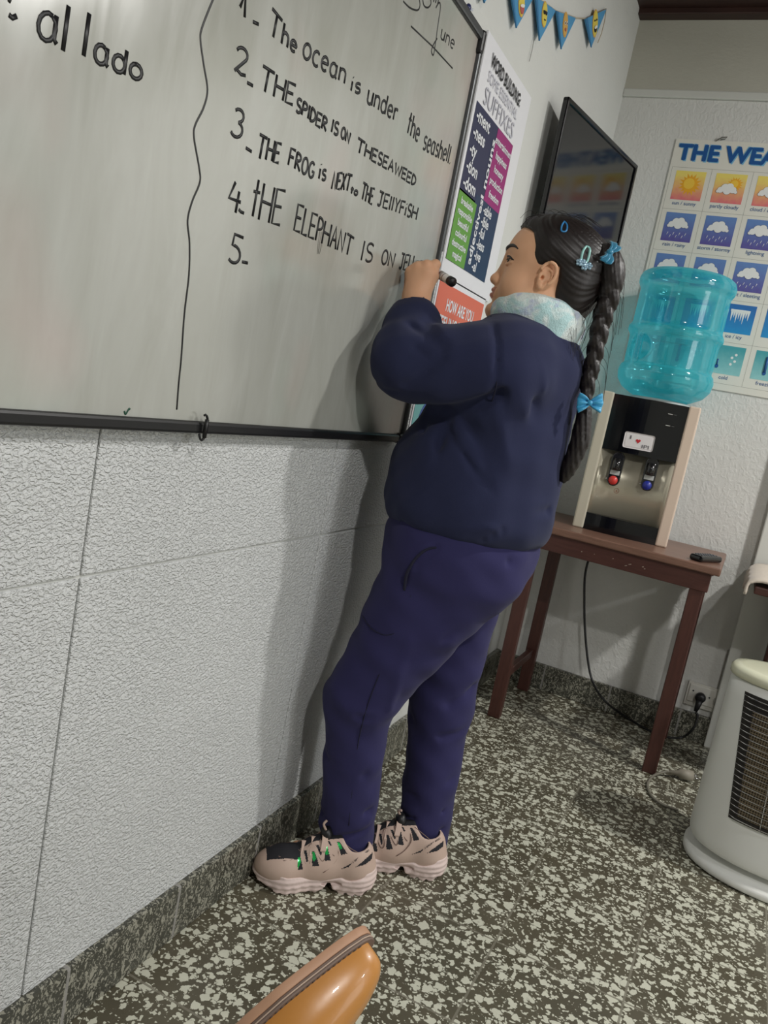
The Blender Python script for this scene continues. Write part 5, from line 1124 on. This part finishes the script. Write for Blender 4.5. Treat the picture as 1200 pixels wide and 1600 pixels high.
sw.crease([S(822, 812, 1.42), S(842, 802, 1.47), S(858, 798, 1.52)], 0.007, 0.012)
sw.crease([S(690, 560, 1.33), S(640, 600, 1.33), S(612, 590, 1.36)], 0.010, 0.006)
sw.crease([S(690, 655, 1.40), S(740, 735, 1.39), S(812, 812, 1.40)], 0.007, 0.006)
sw.crease([S(720, 650, 1.40), S(752, 700, 1.39), S(768, 760, 1.39)], 0.007, 0.005)
sw.crease([S(660, 655, 1.42), S(672, 720, 1.41), S(676, 790, 1.41)], 0.006, 0.006)
sw.crease([S(838, 560, 1.41), S(862, 640, 1.43), S(866, 740, 1.46)], 0.007, -0.004)
sw.crease([S(880, 600, 1.46), S(892, 680, 1.49), S(880, 760, 1.51)], 0.008, 0.006)
sw.crease([S(792, 560, 1.38), S(784, 620, 1.37), S(800, 690, 1.39)], 0.008, 0.005)
sw.crease([S(610, 540, 1.36), S(650, 545, 1.33), S(680, 565, 1.32)], 0.006, 0.004)
sw.crease([S(586, 590, 1.37), S(620, 615, 1.34), S(665, 625, 1.34)], 0.007, 0.004)
for u_ in range(632, 850, 17): sw.crease([S(u_, 812 + 0.10 * (u_ - 632), 1.41 + 0.0004 * max(0, u_ - 760)), S(u_ + 3, 838 + 0.05 * (u_ - 632), 1.41 + 0.0004 * max(0, u_ - 760))], 0.005, 0.004)
sw.push((-9, -9, -9), (9, 9, 9), lambda X, Y, Z: 0.0028 * np.sin(X * 34 + Z * 22 + 1.0) * np.sin(Y * 30 - Z * 26) + 0.0016 * np.sin(X * 70 - Z * 40) * np.sin(Y * 62 + Z * 50))
# gathered hem, open cuff, open neck
sw.func((-9, -9, -9), (9, 9, 9), lambda X, Y, Z: (0.766 + 0.05 * (X - 0.2) - Z) + 0 * Y, 0.012, 'sub') if False else sw.push((-9, -9, -9), (9, 9, 9), lambda X, Y, Z: 0 * X)
HEMZ = 0.752
sl, X, Y, Z = sw.sub((-9, -9, -9), (9, 9, 9)); arm = np.sqrt((X - wrR[0]) ** 2 + (Y - wrR[1]) ** 2) * 0
cut = (HEMZ + 0.02 * (X - 0.22) + 0.004 * np.sin(Y * 50) ) - Z
h_ = np.clip(0.5 - 0.5 * (sw.d - cut) / 0.02, 0, 1); sw.d = (sw.d * (1 - h_) + cut * h_ + 0.02 * h_ * (1 - h_)).astype(np.float32)
wd_ = (wrL - elL) / np.linalg.norm(wrL - elL); cp_ = elL + (wrL - elL) * 0.985
sw.cone(cp_ + wd_ * 0.006, cp_ + wd_ * 0.05, 0.05, 0.05, 0.004, 'sub'); sw.cone(cp_ - wd_ * 0.03, cp_ + wd_ * 0.02, 0.028, 0.028, 0.003, 'sub')
Vs, Fs = sw.mesh(2)
cs = Vs[Fs].mean(1)
swo = mesh_np('sweatshirt', Vs, Fs, [M_sweat, M_rib], girl, (((cs - cp_) @ wd_ > -0.022) & (np.linalg.norm(cs - cp_, axis=1) < 0.06)).astype(int))

# ---- trousers
tr_ = Field.uni((0.0, 1.36, 0.045), (0.46, 1.78, 0.83), 0.0042)
tr_.ell((0.228, 1.560, 0.745), (0.152, 0.165, 0.10), 0.0)
tr_.ell((0.250, 1.560, 0.710), (0.122, 0.155, 0.105), 0.05)
tr_.cone(hipL + np.array([-0.018, -0.005, 0.0]), knL, 0.100, 0.066, 0.05); tr_.cone(PY(752, 905, 1.50), PY(586, 1072, 1.455), 0.064, 0.056, 0.05)
tr_.cone(knL, anL + np.array([0, 0, -0.008]), 0.066, 0.055, 0.03)
tr_.cone(hipR + np.array([-0.015, 0, 0]), knR, 0.096, 0.066, 0.05); tr_.cone(knR, anR + np.array([0, 0, -0.008]), 0.066, 0.056, 0.03)
tr_.crease([PY(640, 1000, 1.40), PY(622, 1050, 1.40), PY(612, 1110, 1.41)], 0.010, -0.005)
tr_.crease([PY(640, 918, 1.37), PY(655, 870, 1.37), PY(680, 855, 1.38)], 0.006, 0.010)
tr_.crease([PY(700, 900, 1.36), PY(712, 960, 1.37), PY(700, 1020, 1.40)], 0.014, -0.006)
tr_.crease([PY(740, 880, 1.38), PY(800, 920, 1.42), PY(815, 905, 1.46)], 0.016, 0.006)
tr_.crease([PY(560, 1120, 1.38), PY(600, 1135, 1.39), PY(618, 1118, 1.41)], 0.008, 0.006)
tr_.crease([PY(560, 1155, 1.385), PY(600, 1160, 1.40), PY(612, 1150, 1.42)], 0.008, 0.004)
tr_.crease([PY(650, 1120, 1.60), PY(690, 1150, 1.59), PY(735, 1140, 1.63)], 0.010, 0.006)
tr_.crease([PY(652, 1080, 1.60), PY(700, 1100, 1.59), PY(738, 1070, 1.63)], 0.010, 0.006)
for u0, v0, u1, v1, yy, am in ((508, 1180, 560, 1196, 1.40, 0.004), (560, 1212, 598, 1196, 1.41, 0.004), (640, 1185, 690, 1200, 1.60, 0.005), (655, 1225, 715, 1215, 1.60, 0.004), (520, 1085, 575, 1098, 1.38, 0.004), (600, 985, 660, 960, 1.36, 0.004), (770, 870, 826, 880, 1.46, 0.006), (690, 1000, 770, 955, 1.42, 0.004)):
    tr_.crease([PY(u0, v0, yy + 0.01), PY((u0 + u1) / 2, (v0 + v1) / 2 + 5, yy), PY(u1, v1, yy + 0.02)], 0.008, am)
for k, (du, y0) in enumerate(((0, 1.41), (112, 1.58))):
    for dv, am in ((-78, 0.005), (-58, -0.004), (-44, 0.008), (-28, -0.005), (-14, 0.008)):
        tr_.crease([PY(500 + du, 1312 + dv, y0 + 0.02), PY(535 + du, 1322 + dv, y0), PY(578 + du, 1310 + dv, y0 + 0.03)], 0.006, am)
tr_.push((-9, -9, -9), (9, 9, 9), lambda X, Y, Z: 0.0026 * np.sin(X * 40 + Z * 30 + 1.0) * np.sin(Y * 36 - Z * 22) + 0.0016 * np.sin(Z * 95 + X * 40) * np.sin(Y * 50 + 2))
for an, kn_ in ((anL, knL), (anR, knR)):
    d_ = (an - kn_) / np.linalg.norm(an - kn_); e_ = an + d_ * 0.018
    tr_.func(e_ - 0.10, e_ + 0.10, lambda X, Y, Z: -((X - e_[0]) * d_[0] + (Y - e_[1]) * d_[1] + (Z - e_[2]) * d_[2]) , 0.008, 'sub')
    tr_.cone(e_ - d_ * 0.03, e_ + d_ * 0.03, 0.043, 0.046, 0.004, 'sub')
tr_.func((-9, -9, -9), (9, 9, 9), lambda X, Y, Z: (0.800 - Z) + 0 * X + 0 * Y, 0.01, 'sub')
Vt_, Ft_ = tr_.mesh(2); tro = mesh_np('trousers', Vt_, Ft_, M_trou, girl)
# seams and pocket opening lie on the cloth
def on_field(F_, u, v_, y0=1.30, lift=0.0):
    d = PY(u, v_, 1.6) - PY(u, v_, y0); n_ = 160
    for i in range(n_ * 2):
        p = PY(u, v_, y0) + d * i / n_; ii = [int(np.clip(np.searchsorted(a, q), 0, len(a) - 1)) for a, q in zip((F_.xs, F_.ys, F_.zs), p)]
        if F_.d[tuple(ii)] < lift: return p
    return PY(u, v_, 1.45)
mb = MB(); mb.tube(cat([on_field(tr_, u, v_) for u, v_ in ((642, 930), (630, 970), (612, 1010), (590, 1060), (572, 1110), (560, 1160), (552, 1220), (545, 1290))], 5), 0.0010, 5)
mb.tube(cat([on_field(tr_, u, v_) for u, v_ in ((566, 962), (580, 982), (600, 992), (616, 990))], 5), 0.0009, 5); mb.build('side_seam', M_seam, tro)
mb = MB(); mb.tube(cat([on_field(tr_, u, v_) for u, v_ in ((632, 922), (636, 896), (650, 872), (668, 858), (682, 856))], 5), 0.0030, 6); mb.build('pocket_opening', M_seam, tro)
mb = MB(); mb.tube(cat([on_field(sw, u, v_, 1.26) for u, v_ in ((767, 494), (774, 520), (777, 560), (776, 600), (768, 628))], 5), 0.0013, 5); mb.build('armhole_seam', M_seam, swo)

# ---- fluffy neck warmer
M_fluff = new_mat('fluffy_aqua_fleece'); fbs = bsdf(M_fluff); fv = coords(M_fluff)
p1 = remap(M_fluff, noise(M_fluff, fv, 26, 2.0, 0.5, 0.8), 0.44, 0.56); p2 = remap(M_fluff, noise(M_fluff, mapping(M_fluff, fv, (1, 1, 1), (0.4, 0.9, 0.2)), 34, 2.0), 0.56, 0.66)
L(M_fluff, mixc(M_fluff, math_node(M_fluff, 'MULTIPLY', p2, 0.7), mixc(M_fluff, p1, srgb(232, 244, 242), srgb(190, 226, 228)), srgb(186, 198, 228)), fbs.inputs['Base Color']); fbs.inputs['Roughness'].default_value = 0.95; fbs.inputs['Sheen Weight'].default_value = 0.5
bump(M_fluff, noise(M_fluff, fv, 300, 3.0, 0.7), 0.9, 0.003)
nc = PY(838, 506, 1.552); nf = Field.uni(nc - np.array([0.15, 0.14, 0.085]), nc + np.array([0.15, 0.14, 0.085]), 0.0030)
wv_ = np.array([RIGHT[0], RIGHT[1], 0]); wv_ /= np.linalg.norm(wv_); dv_ = np.array([FWD[0], FWD[1], 0]); dv_ /= np.linalg.norm(dv_)
for i in range(36):
    a0, a1 = 2 * math.pi * i / 36, 2 * math.pi * (i + 1) / 36
    def rp(a, r, dz): return nc + wv_ * r * math.cos(a) * 1.0 + dv_ * r * math.sin(a) * 1.02 + np.array([0, 0, dz - 0.004 * math.cos(a)])
    nf.cone(rp(a0, 0.062, 0.022), rp(a1, 0.062, 0.022), 0.015, 0.015, 0.02); nf.cone(rp(a0, 0.067, 0.004), rp(a1, 0.067, 0.004), 0.018, 0.018, 0.02); nf.cone(rp(a0, 0.070, -0.018), rp(a1, 0.070, -0.018), 0.0175, 0.0175, 0.004)
nf.push((-9, -9, -9), (9, 9, 9), lambda X, Y, Z: 0.0011 * np.sin(X * 110 + Z * 60) * np.sin(Y * 100 - Z * 80) + 0.0006 * np.sin(X * 420) * np.sin(Y * 400) * np.sin(Z * 430))
Vn, Fn = nf.mesh(1); mesh_np('neck_warmer', Vn, Fn, M_fluff, girl, label='fluffy pale aqua neck warmer')

# ---- trainers (shoe frame: x from heel to toe, y to the outer side, z up)
M_sole = mat('pinkish_white_sole', (216, 196, 190), 0.55, var=0.05, vscale=40); M_upper = mat('pink_beige_upper', (190, 166, 152), 0.6, var=0.05, vscale=40, bscale=500, bdist=0.0003)
M_net = mat('black_mesh_fabric', (26, 26, 32), 0.8, bscale=900, bdist=0.0004); M_green = mat('green_reflective_film', (48, 190, 96), 0.15, 0.4); M_line = mat('brown_piping', (120, 98, 88), 0.6)
def shoe(Hc, dvec, outer, key):
    d = np.array([dvec[0], dvec[1], 0.0]); d /= np.linalg.norm(d); l = np.cross([0, 0, 1.0], d) * outer      # l: outer side
    M3 = np.stack([d, l, np.array([0, 0, 1.0])], 1); Hc = np.array(Hc, float)
    W_ = lambda V: (V * np.array([1.02, 1.0, 1.10])) @ M3.T + Hc
    so_ = Field.uni((-0.008, -0.058, -0.004), (0.262, 0.058, 0.08), 0.0019)
    so_.cone((0.036, 0, 0.024), (0.036, 0, 0.014), 0.0425, 0.040, 0); so_.cone((0.036, 0, 0.020), (0.115, 0.0, 0.020), 0.040, 0.035, 0.02); so_.cone((0.115, 0, 0.018), (0.178, 0.003, 0.016), 0.036, 0.045, 0.02); so_.cone((0.178, 0.003, 0.016), (0.207, -0.002, 0.020), 0.043, 0.036, 0.02)
    sl, X, Y, Z = so_.sub((-9, -9, -9), (9, 9, 9))
    topz = np.interp(so_.xs, [0, 0.03, 0.08, 0.12, 0.18, 0.215, 0.245], [0.060, 0.055, 0.041, 0.034, 0.032, 0.038, 0.044])[:, None, None]; botz = np.interp(so_.xs, [0, 0.03, 0.19, 0.245], [0.012, 0.0, 0.0, 0.018])[:, None, None]
    so_.d = np.maximum(so_.d, np.maximum(Z - topz, botz - Z) + 0 * Y).astype(np.float32)
    so_.ell((0.094, 0.0, -0.002), (0.017, 0.07, 0.018), 0.005, 'sub')
    so_.push((-9, -9, -9), (9, 9, 9), lambda X, Y, Z: -0.0010 * np.sin(Z * 620 + X * 30) - 0.0008 * np.sin(X * 330) * (Z < 0.016))
    for x in np.arange(0.018, 0.23, 0.019): so_.cone((x, -0.07, 0.0), (x, 0.07, 0.0), 0.0032, 0.0032, 0.001, 'sub')
    for s in (1, -1): so_.ell((0.045, 0.040 * s, 0.040), (0.024, 0.008, 0.0085), 0.004, 'sub', np.array([[0.96, 0, -0.28], [0, 1, 0], [0.28, 0, 0.96]]).T); so_.ell((0.088, 0.036 * s, 0.019), (0.022, 0.008, 0.0045), 0.003, 'sub')
    V, F = so_.mesh(1)
    up = Field.uni((-0.008, -0.058, 0.012), (0.262, 0.058, 0.115), 0.0016)
    up.cone((0.034, 0, 0.040), (0.036, 0, 0.060), 0.035, 0.029, 0); up.cone((0.04, 0, 0.04), (0.115, 0, 0.040), 0.034, 0.032, 0.03); up.cone((0.055, 0, 0.060), (0.125, 0, 0.056), 0.028, 0.024, 0.03)
    up.cone((0.115, 0, 0.036), (0.178, 0.003, 0.030), 0.035, 0.038, 0.03); up.ell((0.192, 0.002, 0.032), (0.050, 0.042, 0.030), 0.02); up.cone((0.075, 0, 0.078), (0.120, 0, 0.070), 0.022, 0.020, 0.02)
    up.d = np.maximum(up.d, (0.022 - up.zs)[None, None, :]).astype(np.float32)
    up.cone((0.050, 0, 0.075), (0.042, 0, 0.14), 0.026, 0.034, 0.006, 'sub')
    Vu, Fu = up.mesh(1); c = Vu[Fu].mean(1)
    n_ = np.cross(Vu[Fu[:, 1]] - Vu[Fu[:, 0]], Vu[Fu[:, 2]] - Vu[Fu[:, 0]]); n_ /= np.linalg.norm(n_, axis=1)[:, None] + 1e-12
    px = 1105 - c[:, 0] / 0.000237; py = 715 - (c[:, 2] * 0.82 + (0.036 - np.abs(c[:, 1])) * 0.57) / 0.000237        # side view measured on the photograph
    side = np.abs(c[:, 1]) > 0.012; mi = np.zeros(len(c), int)
    blk = [[(418, 478), (440, 470), (470, 560), (428, 566)], [(528, 425), (548, 425), (598, 530), (540, 536)], [(628, 382), (650, 382), (690, 486), (640, 492)], [(728, 345), (752, 345), (824, 430), (772, 444)], [(462, 420), (486, 420), (505, 500), (490, 505)], [(556, 378), (580, 378), (612, 445), (598, 452)], [(652, 342), (670, 345), (690, 375), (676, 382)], [(905, 525), (1058, 402), (1052, 455), (990, 500)], [(775, 548), (872, 495), (850, 525)], [(400, 350), (540, 290), (660, 245), (700, 235), (640, 275), (520, 322), (400, 362)]]
    for p in blk: mi[side & inpoly(px, py, p)] = 1
    vamp = (c[:, 0] > 0.158) & (c[:, 0] < 0.222) & (np.abs(c[:, 1]) < 0.030 - 0.25 * np.maximum(0, c[:, 0] - 0.195)) & (c[:, 2] > 0.040); mi[vamp] = 1
    tong = (np.abs(c[:, 1]) < 0.012) & (c[:, 0] > 0.075) & (c[:, 0] < 0.165) & (c[:, 2] > 0.05); mi[tong] = 1
    inner = (np.hypot(c[:, 0] - 0.047, c[:, 1]) < 0.0275) & (c[:, 2] > 0.052); mi[inner] = 1
    grn = [[(418, 478), (438, 470), (446, 510), (430, 556), (424, 556)], [(530, 430), (548, 430), (566, 480), (548, 500), (536, 480)], [(630, 386), (648, 386), (668, 440), (640, 450)], [(730, 350), (750, 348), (780, 395), (756, 402)]]
    if key == 'L':
        for p in grn: mi[side & inpoly(px, py, p)] = 2
    uo = mesh_np('shoe', W_(Vu), Fu, [M_upper, M_net, M_green], girl, mi, label='pink-beige trainer with black mesh and green glints, ' + ('left foot' if key == 'L' else 'right foot'))
    mesh_np('sole', W_(V), F, M_sole, uo, label='chunky pinkish white sole')
    # straps over the tongue, toggle and pull tab
    for x0 in (0.150, 0.132, 0.112):
        pts = [];
        for a in np.linspace(-1.0, 1.0, 11):
            y = a * 0.030; z = 0.060 + (0.165 - x0) * 0.55 + 0.012 * (1 - a * a) + 0.002; pts.append(W_(np.array([x0 + 0.004 * a * a, y, z - 0.010 * abs(a)])))
        mb = MB(); V_ = [];
        for p in pts: V_ += [p - d * 0.006, p + d * 0.006, p + d * 0.006 - np.array([0, 0, 0.003]), p - d * 0.006 - np.array([0, 0, 0.003])]
        mb.add(V_, [(4 * i + k, 4 * i + (k + 1) % 4, 4 * i + 4 + (k + 1) % 4, 4 * i + 4 + k) for i in range(len(pts) - 1) for k in range(4)] + [(3, 2, 1, 0), tuple(4 * (len(pts) - 1) + k for k in range(4))], 0)
        mb.build('strap', M_upper, uo, bevel=0.001)
    tg = W_(np.array([0.108, 0.0, 0.098])); MB().tube([tg - np.array([0, 0, 0.012]), tg, tg + np.array([0, 0, 0.012]) + d * 0.004], [0.012, 0.013, 0.010], 12).build('toggle', M_blackp, uo, 'black lace toggle')
    MB().tube(cat([tg + l * 0.006 + np.array([0, 0, 0.006]), tg + d * 0.010 + np.array([0, 0, 0.020]), tg - l * 0.006 + d * 0.004 + np.array([0, 0, 0.026])], 5), 0.0026, 6).build('pull_loop', M_upper, uo)
    # brown piping zigzag and lettering on both sides
    def surf(pxx, pyy, s):
        x = (1105 - pxx) * 0.000237; zz = (715 - pyy) * 0.000237; best = None
        for y in np.linspace(0.055, 0.0, 111):
            z = (zz - (0.036 - y) * 0.57) / 0.82; ii = [int(np.clip(np.searchsorted(a, q), 0, len(a) - 1)) for a, q in zip((up.xs, up.ys, up.zs), (x, y * s, z))]
            if up.d[tuple(ii)] < 0.0006: return W_(np.array([x, y * s, z]))
        return None
    zig = [(120, 390), (140, 430), (200, 458), (275, 478)], [(300, 505), (360, 500), (385, 470), (415, 418), (438, 430), (475, 505), (505, 530), (520, 500), (500, 420), (508, 378), (530, 375), (570, 440), (615, 492), (632, 470), (590, 360), (605, 330), (632, 350), (690, 430), (718, 452)], [(690, 300), (740, 400), (748, 460), (700, 530), (640, 575)], [(770, 335), (850, 390), (910, 415)]
    for s in (1, -1):
        mb = MB()
        for path in zig:
            pts = [q for q in (surf(a, b_, s) for a, b_ in path) if q is not None]
            if len(pts) > 1: mb.tube(cat(pts, 3), 0.0010, 5)
        # SPORT lettering as small dark strokes along the heel strap
        a = surf(880, 490, s); b_ = surf(1010, 395, s)
        if a is not None and b_ is not None:
            e_ = (b_ - a); ln = np.linalg.norm(e_); e_ /= ln; nn = l * s; up_ = np.cross(nn, e_); up_ /= np.linalg.norm(up_); up_ *= np.sign(up_[2])
            if s * outer < 0 and False: e_ = -e_; a = b_
            flip = np.dot(np.cross(e_, up_), nn) < 0
            org = (b_ if flip else a) + nn * 0.003; dire = -e_ if flip else e_
            put_text(mb, '1 SPORT AND', org, dire, up_, 0.0042, ln * 1.05, 1, 'L', True)
        mb.build('piping', [M_line, M_net], uo)
    return uo
shoe((0.220, 1.464, 0.0), (-0.80, -0.60), 1, 'L')
shoe((0.324, 1.614, 0.0), (-0.868, -0.497), -1, 'R')

# ---- the marker in her hand
mk = thing('marker_pen', tuple(MT), 'white whiteboard marker with black end held in the girl\'s hand', 'marker')
def mp(t): return MT + md * t
MB().tube([mp(0.0), mp(0.004), mp(0.010)], [0.0016, 0.0026, 0.0032], 12).build('nib', M_ink, mk)
MB().tube([mp(0.010), mp(0.014), mp(0.022)], [0.0040, 0.0064, 0.0072], 16).build('neck', M_blackp, mk)
MB().tube([mp(0.022), mp(0.023), mp(ML - 0.012), mp(ML - 0.011)], [0.0078, 0.0084, 0.0084, 0.0078], 18).build('barrel', mat('white_marker_barrel', (228, 226, 220), 0.35), mk)
MB().tube([mp(ML - 0.040), mp(ML - 0.030)], 0.00865, 18).tube([mp(ML - 0.027), mp(ML - 0.024)], 0.00865, 18).build('printed_band', mat('grey_band', (164, 162, 156), 0.4), mk)
MB().tube([mp(ML - 0.011), mp(ML - 0.010), mp(ML + 0.001), mp(ML + 0.003)], [0.0086, 0.0092, 0.0092, 0.0078], 18).build('end_plug', M_blackp, mk)
